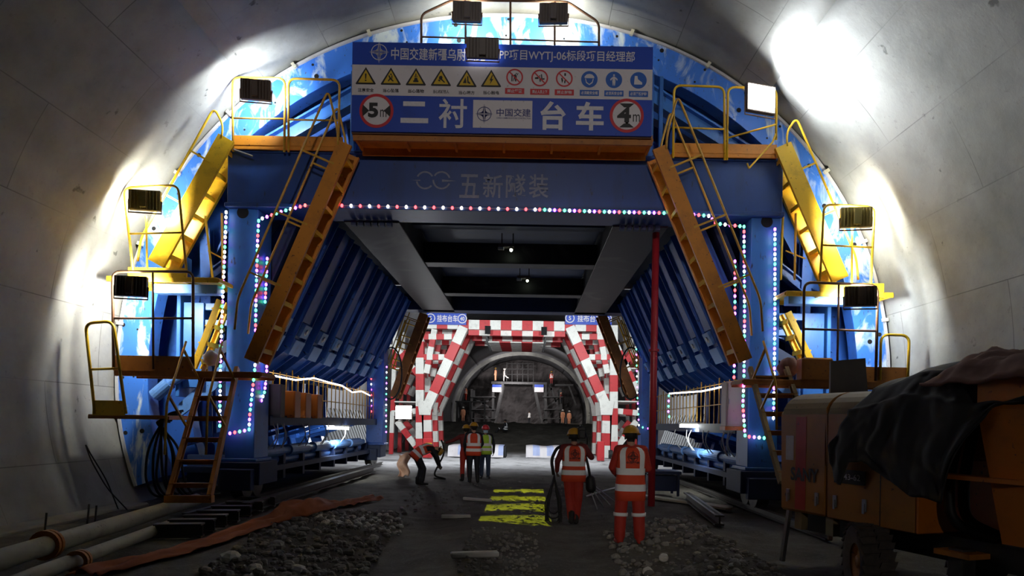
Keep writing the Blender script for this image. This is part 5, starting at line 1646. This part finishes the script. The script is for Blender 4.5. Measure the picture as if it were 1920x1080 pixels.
def tarp_fn(u, v):
    x = 1.0 + 2.25 * u
    zt_ = 2.0
    if v < .4:
        z0 = edge_z(x); z = z0 + (max(zt_, z0 + .02) - z0) * v / .4; y = -.09 - .05 * (1 - v / .4) * abs(math.sin(x * 9))
    else:
        k = (v - .4) / .6 * (len(prof_t) - 4) + 3
        i = min(int(k), len(prof_t) - 2)
        y = prof_t[i][0] + (prof_t[i + 1][0] - prof_t[i][0]) * (k - i); z = prof_t[i][1] + (prof_t[i + 1][1] - prof_t[i][1]) * (k - i)
    x += .42 * max(0, min(1, (z - 1.55) / .6)) * (1 - u)
    z += .18 * math.exp(-((u - .40) / .25) ** 2) * sstep(1.6, 2.2, z)
    n = noise.noise(Vector((u * 3.5, v * 4.5, 1))) * .08 + noise.noise(Vector((u * 11 + v * 4, v * 8, 4))) * .05
    fold = .045 * math.sin(u * 17 + v * 9 + 4 * noise.noise(Vector((u * 3, v * 3, 2)))) * (.3 + 1.2 * abs(noise.noise(Vector((u * 4, v * 2, 6))))) * (.4 + .6 * max(0, 1 - v * 1.4))
    return pw(x + n * .3, y - .03 - abs(n) * .8 - abs(fold), z + n * .45 + fold * (.5 if v > .5 else 0))
tp_ = MB().grid(tarp_fn, 70, 70)
tg = tp_.build('tarpaulin', 'tarp', org=pw(2.0, 0, 2.2), smooth=True, solid=.008)
tag(tg, 'black tarpaulin draped over the concrete pump, hanging in folds down its side', 'tarp')
def sack_fn(u, v):
    x = 2.3 + 1.75 * u; y = -.30 + 1.5 * v
    z = 2.34 + .20 * math.sin(v * PI) * (.5 + .5 * math.sin(u * 5 + 1)) + .10 * noise.noise(Vector((u * 5, v * 5, 8))) + .05 * noise.noise(Vector((u * 14, v * 14, 8)))
    e = min(u, 1 - u, v, 1 - v)
    z -= .14 * max(0, 1 - e / .12)
    return pw(x, y, z)
sk = MB().grid(sack_fn, 40, 34).build('sack_cloth', 'tarp_b', org=pw(3, .4, 2.3), smooth=True, solid=.02)
tag(sk, 'reddish brown sacking lying over the hopper behind the black tarp', 'cloth')

# ------------------------------------------------------------------ pipes, rails and sleepers at left
def long_pipe(label, pts, r, coll, mat='pipe'):
    t = thing('pipe', label, 'pipe', pts[0])
    MB().tube(pts, r, 16).build('pipe_body', mat, t, smooth=True)
    for f in coll:
        a = Vector(pts[0]).lerp(Vector(pts[-1]), f); d = (Vector(pts[-1]) - Vector(pts[0])).normalized()
        MB().lathe([(r, -.06), (r * 1.55, -.06), (r * 1.55, -.015), (r * 1.3, -.01), (r * 1.3, .01), (r * 1.55, .015), (r * 1.55, .06), (r, .06)], a, d, 20).build('coupling', 'rust', t)
    return t
long_pipe('thick cement-stained pipe along the foot of the left wall', [Vector((-4.85, 4.6, .20)), Vector((-5.12, 7.2, .20)), Vector((-5.75, 12.7, .20))], .115, (.42,))
long_pipe('thinner pipe on the ground right of the thick left one', [Vector((-4.05, 4.6, .14)), Vector((-4.5, 6.8, .12)), Vector((-4.95, 10.2, .10))], .08, (.52,))
for sx, lab in ((-1, 'left'), (1, 'right')):
    t = thing('rail', 'steel rail under the %s legs of the gantry' % lab, 'rail', (sx * 5.3, 10, .05))
    MB().ibar((sx * 5.3, 11.4 if sx < 0 else 10.5, .06), (sx * 5.3, 27, .06), .11, .13, .03).build('rail_body', 'rail', t)
    t = thing('channel_beam', 'long dusty steel beam on the ground inside the %s rail' % lab, 'beam', (sx * 4.72, 12, .1))
    MB().ibar((sx * (4.60 if sx < 0 else 3.9), 12.2 if sx < 0 else 11.6, .13), (sx * (4.62 if sx < 0 else 4.3), 22.5 if sx < 0 else 15.6, .13), .16, .18, .03).build('beam_body', 'rail', t)
sl = []
for k in range(7):
    c = gnd(330 + k * 25, 995 - k * 9, .12)
    t = thing('sleeper', 'short dark steel sleeper in the row beside the orange cloth', 'sleeper', (c.x, c.y, .05), 'steel sleepers beside the orange cloth')
    MB().ibar((c.x - .30, c.y, .12), (c.x + .34, c.y + .1, .12), .18, .20, .025, (0, 0, 1)).build('sleeper_body', 'rail', t)
# crumpled orange geotextile strip
path = [gnd(150, 1090, .05), gnd(330, 1040, .08), gnd(480, 985, .12), gnd(545, 962, .2), gnd(640, 942, .15), gnd(700, 925, .1)]
def cloth_fn(u, v):
    k = u * (len(path) - 1); i = min(int(k), len(path) - 2)
    p = path[i].lerp(path[i + 1], k - i)
    d = (path[-1] - path[0]).normalized(); s_ = Vector((d.y, -d.x, 0))
    w_ = .36 + .10 * math.sin(u * 7) + .25 * math.exp(-((u - .62) / .10) ** 2)
    q = p + s_ * ((v - .5) * 2 * w_ * .6)
    bump = .16 * math.exp(-((u - .62) / .12) ** 2) + .04
    q.z = ground_z(q.x, q.y) + .02 + bump * (1 - (2 * v - 1) ** 2) * 1.2 + .05 * abs(noise.noise(Vector((u * 22, v * 5, 0)))) + .035 * math.sin(v * 14 + 5 * math.sin(u * 9)) * (1 - (2 * v - 1) ** 2) + .02
    q.x += .06 * noise.noise(Vector((u * 15, v * 3, 7)))
    return q
ct = MB().grid(cloth_fn, 110, 26).build('geotextile', 'cloth_o', org=gnd(480, 985, 0), smooth=True, solid=.008)
tag(ct, 'crumpled orange cloth trailing along the ground at lower left', 'cloth')
# peach sheet by the bending worker
c = gnd(757, 893, 0)
def ps_fn(u, v):
    return Vector((c.x - .20 + .36 * u + .05 * math.sin(v * 9) - .05 * v, c.y + .1 * math.sin(u * 5 + v * 3) + .25 * v, ground_z(c.x, c.y) + .02 + .72 * v - .05 * math.sin(u * 6)))
tag(MB().grid(ps_fn, 14, 18).build('sheet', 'sheet_peach', org=c, smooth=True, solid=.01), 'pale peach sheet hanging behind the bending worker', 'cloth')
# rods and thin loop of wire at the left wall
for (u, v, h_) in ((83, 1002, .32), (163, 985, .34), (177, 985, .32)):
    p = gnd(u, v, 0.0)
    r_ = MB().tube([p + Vector((0, 0, -.05)), p + Vector((.03, 0, h_))], .015, 6).build('rod', 'rail', org=p)
    tag(r_, {83: 'lone short steel rod standing at the foot of the left wall', 163: 'short steel rod at the left wall foot, left of the close pair', 177: 'short steel rod at the left wall foot, right of the close pair'}[u], 'rod')
pts = [at(238, 972, 12.6), at(200, 915, 12.4), at(170, 862, 12.2), at(159, 830, 12.1), at(168, 848, 12.1), at(200, 900, 12.4), at(222, 955, 12.6)]
for q in (pts[0], pts[-1]): q.z = 0.0
tag(MB().tube(fillet(pts, .2), .012, 6).build('wire', 'black', org=pts[0], smooth=True), 'thin bent wire loop standing against the lower left wall', 'wire')
# black hoses hanging behind the lower-left ladder
hz = zL(300, 765, 12.9)
for k in range(8):
    u0 = 322 - k * 3.5
    P_ = [at(u0 + 22, 770 + 3 * k, 13.0), at(u0 - 8, 775 + 2 * k, 12.9), at(276 + k * 8.5 + (k % 3) * 3, 840, 12.8), at(272 + k * 9.5 + (k % 2) * 5, 900, 12.8), at(288 + k * 11, 934, 12.9 + .02 * k), at(330 + k * 12, 925, 13.2)]
    tag(MB().tube(fillet(P_, .35, 6), .024, 8).build('hose', 'black', org=P_[0], smooth=True), 'thick black hose hanging behind the lower left ladder', 'hose', 'black hoses behind the lower left ladder')
# boxes and cabinets
for k, (u, w_) in enumerate(((548, .26), (571, .2), (592, .22))):
    p = at(u, 772, 15.6 + .9 * k)
    t = thing('control_box', ('orange control box on the left walkway, nearest of the three', 'orange control box on the left walkway, middle of the three', 'orange control box on the left walkway, farthest of the three')[k], 'box', (p.x, 15.6 + .9 * k, 1.8), 'orange boxes on the left walkway')
    MB().span(p.x - w_ / 2, p.x + w_ / 2, 15.4 + .9 * k, 15.8 + .9 * k, 1.80, 2.42).build('case', 'pumporange', t, bevel=.012)
    MB().span(p.x - w_ * .4, p.x + w_ * .4, 15.39 + .9 * k, 15.4 + .9 * k, 1.86, 2.36).build('door', 'pumporange', t)
a, b = at(1358, 716, 13.9), at(1395, 800, 13.9)
t = thing('electrical_cabinet', 'pale pink electrical cabinet on the right column, lit by coloured bulbs', 'cabinet', (a.x, 13.9, b.z))
MB().span(a.x, b.x, 13.75, 14.1, b.z, a.z).build('case', 'cabinet', t, bevel=.01)
MB().span(a.x + .03, b.x - .03, 13.735, 13.75, b.z + .04, a.z - .04).build('door', 'cabinet', t, bevel=.004)
MB().span(a.x + .05, a.x + .07, 13.72, 13.735, (a.z + b.z) / 2, (a.z + b.z) / 2 + .1).build('handle', 'steel', t)
MB().span(a.x - .02, b.x + .06, 13.72, 14.1, b.z - .08, b.z).build('orange_base', 'pumporange', t)
a, b = at(497, 720, 14.6), at(528, 782, 14.6)
t = thing('electrical_cabinet', 'dark grey electrical cabinet on the left walkway near the column', 'cabinet', (a.x, 14.6, b.z))
MB().span(a.x, b.x, 14.55, 14.8, 1.80, a.z).build('case', 'lampback_g', t, bevel=.01)
MB().span(a.x + .02, b.x - .02, 14.53, 14.55, 1.86, a.z - .05).build('door', 'lampback_g', t)
# crumpled bags on the right mid platform
for (u, v, r_, lab) in ((1478, 688, .22, 'crumpled grey sack beside the right column on the lower platform'), (395, 672, .16, 'crumpled pale sack beside the left column on the lower platform')):
    c = at(u, v, 13.2)
    mb = MB().ball(c, (r_, r_ * .8, r_ * .85), 20, 14)
    mb.v = [p + (p - c).normalized() * (.06 * noise.noise(p * 6) + .03 * noise.noise(p * 15)) for p in mb.v]
    c.z = min(p.z for p in mb.v)
    tag(mb.build('sack', 'tarp_b' if u > 900 else 'plaque', org=c, smooth=True), lab, 'sack')
# walkway railings of slim bars
for sx, lab in ((-1, 'left'), (1, 'right')):
    t = thing('walkway_railing', 'row of slim rusty bars along the %s inner walkway' % lab, 'railing', (sx * 5.15, 19, 1.84))
    for k in range(26):
        y = 14.5 + k * .41
        MB().tube([(sx * 5.17, y, 1.80), (sx * 5.17, y, 2.95 if k % 4 == 0 else 2.85)], .016, 6).build('bar', 'yrail', t)
    for z in (2.3, 2.80): MB().tube([(sx * 5.17, 14.5, z), (sx * 5.17, 24.9, z)], .014, 6).build('rail', 'yrail', t)
# bars against the lit membrane below the walkways
for sx, lab in ((-1, 'left'), (1, 'right')):
    t = thing('rebar_mat', 'slanting steel bars against the lit membrane low on the %s side' % lab, 'rebar', (sx * 7.3, 31, 0))
    for k in range(60):
        y = 26.4 + k * .16
        a = Vector((sx * 7.45, y, -.05)); b = Vector((sx * 8.1, y - .9 + rnd.uniform(-.06, .06), 2.3))
        MB().tube([a, b], .022, 5).build('bar', 'hose_w' if k % 3 else 'rail', t)
# planks and slabs
planks = [((1305, 896), (1.0, .10), 'pale plank on the right inside the passage, lit by the tube lamp', 'plank', 14.9, .5),
          ((1280, 890), (1.3, .16), 'wide pale board beneath the lit plank on the right', 'plank', 15.3, .6),
          ((640, 730 + 30), (0, 0), '', '', 0, 0)]
for (uv, sz, lab, m_, Y, ang) in planks[:2]:
    p = at(uv[0], uv[1], Y); z = ground_z(p.x, Y) + .05
    R_ = Matrix.Rotation(ang + PI / 2, 3, 'Z')
    tag(MB().box((p.x, Y, z), (sz[0] * 2, sz[1] * 2, .05), 0, R_).build('plank', m_, org=(p.x, Y, z), bevel=.005), lab, 'plank')
for (u, v, L_, w_, ang, lab) in ((855, 963, .55, .10, .1, 'grey slab of stone lying left of the yellow light marks'), (895, 932, .75, .07, -.45, 'narrow board lying behind the grey slab'), (890, 1050, .6, .12, .25, 'flat slab half buried in the middle strip of rubble')):
    p = gnd(u, v, 0.05); z = ground_z(p.x, p.y) + .03
    mb = MB().box((p.x, p.y, z), (L_, w_, .07), 0, Matrix.Rotation(ang, 3, 'Z'))
    tag(mb.build('slab', 'rock_l', org=(p.x, p.y, z), bevel=.015), lab, 'slab')
# white hose and wood near the red pipe, wheelbarrow-like dark frame right of the worker
p = gnd(1245, 930, 0)
t = thing('steel_frame', 'dark steel frame on the ground between the nearest worker and the red pipe', 'frame', (p.x, p.y, 0))
mb = MB()
for dx in (-.35, .35):
    for dy in (0, .7): MB().bar((p.x + dx, p.y + dy, 0), (p.x + dx, p.y + dy, .55), .06, .06).build('leg', 'blue_dark', t)
MB().span(p.x - .42, p.x + .42, p.y - .05, p.y + .8, .55, .62).build('top', 'blue_dark', t)
MB().span(p.x - .36, p.x + .36, p.y + .05, p.y + .6, .12, .5).build('tank', 'blue_dark', t)
pts = [at(1110, 915, 13.0), at(1125, 935, 12.9), at(1140, 950, 12.8)]
t = thing('tripod', 'folded pale tripod with thin legs beside the cable carrier', 'tripod', (pts[0].x, 13, 0))
c0 = at(1100, 900, 13.0)
MB().ball(c0, (.09, .07, .07), 12, 8).build('head', 'hose_w', t, smooth=True)
for k in range(4):
    e = gnd(1120 + 12 * k, 955 - 4 * k, 0.0)
    MB().tube([c0, e], .014, 6).build('leg', 'hose_w', t)
pts = [gnd(1100, 930, .03), gnd(1140, 918, .03), gnd(1190, 905, .03), gnd(1235, 900, .03)]
tag(MB().tube(fillet(pts, .3), .02, 6).build('cable', 'hose_w', org=pts[0], smooth=True), 'pale cable lying on the ground behind the right worker', 'cable')
p = gnd(1457, 845 + 60, 0)
# fire extinguisher box by the striped leg
p = at(803, 850, 33.0)
t = thing('red_box', 'small red box standing in front of the striped left leg', 'box', (p.x, 33, 0))
MB().span(p.x - .25, p.x + .2, 32.8, 33.2, 0.0, .95).build('case', 'red', t, bevel=.02)
MB().span(p.x - .12, p.x + .2, 32.78, 32.8, .62, .74).build('label_plate', 'signyellow', t)
p = at(1126, 850, 33.0)
t = thing('red_box', 'small red box standing in front of the striped right leg', 'box', (p.x, 33, 0))
MB().span(p.x - .17, p.x + .17, 32.8, 33.2, 0.0, .95).build('case', 'red', t, bevel=.02)

# ------------------------------------------------------------------ light strings
BULBS = {}
def bulb_mesh(m):
    if m not in BULBS:
        b = MB().ball((0, 0, 0), (.028, .028, .036), 8, 6)
        me = bpy.data.meshes.new('bulb'); me.from_pydata([tuple(p) for p in b.v], [], b.f); me.materials.append(M[m])
        me.polygons.foreach_set('use_smooth', [True] * len(me.polygons))
        BULBS[m] = me
    return BULBS[m]
def light_string(label, px, Y, cols, step=.10):
    P = [at(u, v, (Y[i] if isinstance(Y, (list, tuple)) else Y)) for i, (u, v) in enumerate(px)]
    t = thing('light_string', label, 'string lights', P[0], 'coloured light strings on the gantry')
    MB().tube(P, .006, 5).build('wire', 'hose_w', t)
    L = sum((P[i + 1] - P[i]).length for i in range(len(P) - 1))
    step = max(step, L / 98)
    d, k = 0.0, 0
    for i in range(len(P) - 1):
        seg = (P[i + 1] - P[i]).length
        while d < seg:
            o = bpy.data.objects.new('bulb', bulb_mesh(cols[k % len(cols)])); COL.objects.link(o)
            o.parent = t; o.location = P[i].lerp(P[i + 1], d / seg) - P[0]
            d += step; k += 1
        d -= seg
RWc = ['bulb_r', 'bulb_w']; MIX = ['bulb_g', 'bulb_r', 'bulb_p', 'bulb_c', 'bulb_g', 'bulb_p']; GP = ['bulb_r', 'bulb_g', 'bulb_w', 'bulb_p']
light_string('string of red and white bulbs along the bottom of the front beam, left part', [(572, 385), (622, 385), (760, 388), (1010, 393)], 13.40, RWc, .185)
light_string('string of green and purple bulbs along the bottom of the front beam, right part', [(1012, 393), (1130, 397), (1270, 400), (1330, 405), (1342, 419), (1395, 425)], 13.40, GP, .10)
light_string('bulbs running down the inner edge of the left blue column', [(572, 385), (530, 396), (485, 412), (483, 450), (480, 560), (478, 690), (468, 780), (467, 806), (428, 813)], 13.40, MIX, .10)
light_string('short hanging string of bulbs just inside the left blue column', [(501, 485), (499, 530), (497, 568)], 13.9, ['bulb_p', 'bulb_g', 'bulb_r'], .09)
light_string('dangling loop of bulbs under the left column side', [(500, 655), (500, 700), (496, 735), (484, 768)], 13.9, ['bulb_p', 'bulb_p', 'bulb_g', 'bulb_c'], .09)
light_string('bulbs running down the outer edge of the left blue column', [(424, 398), (421, 480), (416, 600), (413, 700), (412, 800)], 13.42, ['bulb_c', 'bulb_c', 'bulb_p', 'bulb_g'], .10)
light_string('bulbs running down the inner edge of the right blue column', [(1395, 425), (1396, 600), (1395, 700), (1393, 760), (1397, 818), (1440, 822)], 13.40, MIX, .10)
light_string('bulbs running down the outer edge of the right blue column', [(1453, 430), (1453, 560), (1452, 700), (1450, 790)], 13.42, ['bulb_p', 'bulb_c', 'bulb_c', 'bulb_g'], .10)
light_string('faint string of bulbs just inside the right blue column', [(1378, 490), (1378, 640), (1376, 715)], 13.8, ['bulb_p', 'bulb_g', 'bulb_r'], .12)
light_string('bulbs down the outer edge of the left rear column', [(696, 690), (696, 780)], 24.6, ['bulb_c', 'bulb_p', 'bulb_r'], .2)
light_string('bulbs down the inner edge of the left rear column', [(725, 688), (724, 760), (724, 810)], 24.6, ['bulb_p', 'bulb_c', 'bulb_g'], .2)
light_string('bulbs down the inner edge of the right rear column', [(1193, 655), (1195, 740), (1198, 800), (1218, 804)], 24.6, ['bulb_g', 'bulb_p', 'bulb_c'], .2)
light_string('green and purple bulbs hanging at the far end of the right walkway', [(1254, 742), (1253, 775), (1256, 785)], 19.0, ['bulb_g', 'bulb_p'], .15)
for pts, lab in ((((500, 703), (520, 712), (532, 708), (560, 716), (600, 722), (632, 735), (640, 733), (667, 741)), 'left'), (((1350, 722), (1335, 724), (1310, 729), (1285, 733), (1255, 738)), 'right')):
    n = len(pts)
    Ys = [14.6 + (24.0 - 14.6) * (i / (n - 1)) ** .9 for i in range(n)] if lab == 'left' else [14.6 + (18.5 - 14.6) * i / (n - 1) for i in range(n)]
    P = [at(u, v, y) for (u, v), y in zip(pts, Ys)]
    for q in P: q.x = (-5.12 if lab == 'left' else 5.12) if abs(q.x) > 4.5 else q.x
    tag(MB().tube(P, .02, 6).build('light_rope', 'rope', org=P[0], smooth=True), 'glowing white rope of light along the %s inner walkway rail' % lab, 'light rope')

# ------------------------------------------------------------------ projectors under the roof, with the yellow mark they throw on the ground
def projector(u, v, Y, label):
    c = at(u, v, Y)
    t = thing('projector', label, 'projector', c)
    MB().box(c + Vector((-.08, 0, .06)), (.42, .2, .10)).build('case', 'lampback_g', t, bevel=.015)
    MB().box(c + Vector((-.22, -.06, -.02)), (.16, .1, .07)).build('ballast', 'hose_w', t, bevel=.01)
    MB().tube([c + Vector((.05, 0, .08)), c + Vector((.05, -.06, -.04))], .05, 12).build('barrel', 'lampback_g', t)
    MB().ball(c + Vector((.05, -.07, -.06)), .04, 12, 8).build('lens', 'lens_glow', t, smooth=True)
    for dx in (-.2, .1): MB().bar(c + Vector((dx, 0, .1)), c + Vector((dx, 0, .4)), .03, .03).build('hanger', 'lampback_g', t)
    return c
M['lens_glow'] = glow('projector_lens', (0.85, 1.0, 0.75), 14)
pc = projector(955, 466, 17.7, 'front projector hanging under the roof beams, its lens glowing')
projector(986, 524, 21.9, 'rear projector hanging under the roof beams, its lens glowing')
src = pc + Vector((.05, -.1, -.12))
# four bars of yellow light on the road: x range, y ranges
rows = [gnd(970, v, 0).y for v in (977, 967, 957, 938, 944, 930, 921, 911)]
l = bpy.data.lights.new('sign_projection', 'SPOT'); l.energy = 1.0
l.spot_size = math.radians(70); l.spot_blend = 0.1; l.shadow_soft_size = 0.004
l.use_nodes = True
nt = l.node_tree
em = nt.nodes['Emission']
geo = nd(nt, 'ShaderNodeNewGeometry')
sx_ = nd(nt, 'ShaderNodeSeparateXYZ'); nt.links.new(geo.outputs['Incoming'], sx_.inputs[0])
def mth(op, a, b=None, c=None):
    n = nd(nt, 'ShaderNodeMath', operation=op)
    for i, x in enumerate((a, b, c)):
        if x is None: continue
        if isinstance(x, (int, float)): n.inputs[i].default_value = x
        else: nt.links.new(x, n.inputs[i])
    return n.outputs[0]
gx_ = mth('ADD', mth('MULTIPLY', mth('DIVIDE', sx_.outputs[0], sx_.outputs[2]), -src.z), src.x)
gy_ = mth('ADD', mth('MULTIPLY', mth('DIVIDE', sx_.outputs[1], sx_.outputs[2]), -src.z), src.y)
xa, xb = gnd(912, 945, 0).x, gnd(1026, 945, 0).x
y0_, y1_ = gnd(970, 980, 0).y, gnd(970, 911, 0).y
vv = mth('DIVIDE', mth('SUBTRACT', gy_, y0_), y1_ - y0_)
cmb = nd(nt, 'ShaderNodeCombineXYZ'); nt.links.new(gx_, cmb.inputs[0]); nt.links.new(gy_, cmb.inputs[1])
nz = nd(nt, 'ShaderNodeTexNoise', i_Scale=5.0, i_Detail=4.0); nt.links.new(cmb.outputs[0], nz.inputs['Vector'])
nz2 = nd(nt, 'ShaderNodeTexNoise', i_Scale=7.0, i_Detail=6.0, i_Roughness=0.7); nt.links.new(cmb.outputs[0], nz2.inputs['Vector'])
fr = mth('FRACT', mth('ADD', mth('MULTIPLY', vv, 4.0), mth('MULTIPLY', mth('SUBTRACT', nz2.outputs[0], .5), 1.3)))
row = mth('MULTIPLY', mth('GREATER_THAN', fr, .12), mth('LESS_THAN', fr, .66))
inx = mth('MULTIPLY', mth('GREATER_THAN', gx_, xa), mth('LESS_THAN', gx_, xb))
iny = mth('MULTIPLY', mth('GREATER_THAN', vv, 0.0), mth('LESS_THAN', vv, 1.0))
br = mth('GREATER_THAN', nz2.outputs[0], .46)
msk = mth('MULTIPLY', mth('MULTIPLY', row, br), mth('MULTIPLY', inx, iny))
nt.links.new(mth('MULTIPLY', msk, 1.0), em.inputs['Strength'])
em.inputs['Color'].default_value = (0.85, 0.95, 0.02, 1)
l.energy = 5200
lo_ = bpy.data.objects.new('sign_projection', l); COL.objects.link(lo_)
lo_.location = src
lo_.rotation_euler = (Vector(((xa + xb) / 2, (y0_ + y1_) / 2, 0)) - src).to_track_quat('-Z', 'Y').to_euler()

# ------------------------------------------------------------------ stones
def rock_verts(r, seed):
    mb = MB().ball((0, 0, 0), (r, r * rnd.uniform(.65, 1), r * rnd.uniform(.5, .8)), 7, 5, rot=Matrix.Rotation(rnd.uniform(0, 6.3), 3, 'Z') @ Matrix.Rotation(rnd.uniform(-.5, .5), 3, 'X'))
    s_ = Vector((seed * 3.1, seed * 1.7, seed))
    mb.v = [p * (1 + .35 * noise.noise(p / r * 1.1 + s_)) for p in mb.v]
    return mb
def heap(label, n, fx, rmin, rmax, mat):
    mb = MB()
    for k in range(n):
        x, y = fx()
        r = rmin + (rmax - rmin) * rnd.random() ** 3
        q = rock_verts(r, k)
        z = ground_z(x, y) + r * .25
        mb.add([p + Vector((x, y, z)) for p in q.v], q.f)
    x, y = fx()
    o = mb.build('gravel', mat, org=(x, y, ground_z(x, y)))
    return tag(o, label, 'gravel', kind='stuff')
def patch(u0, v0, u1, v1):
    def f():
        p = gnd(rnd.uniform(u0, u1), rnd.uniform(v0, v1), .08); return p.x, p.y
    return f
def tri_patch(A, B, C):
    def f():
        a, b = rnd.random(), rnd.random()
        if a + b > 1: a, b = 1 - a, 1 - b
        u = A[0] + (B[0] - A[0]) * a + (C[0] - A[0]) * b; v = A[1] + (B[1] - A[1]) * a + (C[1] - A[1]) * b
        p = gnd(u, v, .08); return p.x, p.y
    return f
def quad_patch(A, B, C, D):
    f1, f2 = tri_patch(A, B, C), tri_patch(A, C, D)
    return lambda: (f1() if rnd.random() < .5 else f2())
heap('heap of broken grey stones at lower left beside the orange cloth', 900, quad_patch((540, 968), (765, 950), (660, 1085), (370, 1085)), .02, .085, 'gravel')
heap('stones at the back of the left heap, painted pale as if lit', 260, quad_patch((585, 965), (760, 945), (750, 985), (600, 990)), .02, .07, 'rock_l')
heap('strip of rubble in the middle of the road between the wheel tracks', 420, quad_patch((880, 985), (1010, 985), (1010, 1090), (850, 1090)), .015, .05, 'gravel')
heap('bed of grey stones at lower right beyond the pump wheel', 620, quad_patch((1130, 985), (1290, 960), (1480, 1085), (1180, 1085)), .02, .075, 'gravel')
heap('scattered small stones behind the yellow light marks', 300, quad_patch((780, 905), (1040, 890), (1140, 960), (740, 950)), .012, .04, 'gravel')
for k, (u, v, r) in enumerate(((432, 1062, .12), (520, 1030, .10), (560, 1062, .11), (620, 1010, .10), (478, 1075, .10), (650, 1045, .09), (1245, 1040, .10), (1290, 1065, .09), (1215, 1060, .08), (735, 975, .09), (700, 1000, .08))):
    p = gnd(u, v, .08); q = rock_verts(r, 50 + k)
    z = ground_z(p.x, p.y) + r * .35
    o = MB().add([x + Vector((p.x, p.y, z)) for x in q.v], q.f).build('rock', 'rock_l' if k % 2 == 0 else 'gravel', org=(p.x, p.y, z), smooth=False)
    tag(o, 'larger rock on the stone bed at lower %s' % ('left' if u < 900 else 'right'), 'rock', 'larger rocks at lower %s' % ('left' if u < 900 else 'right'))
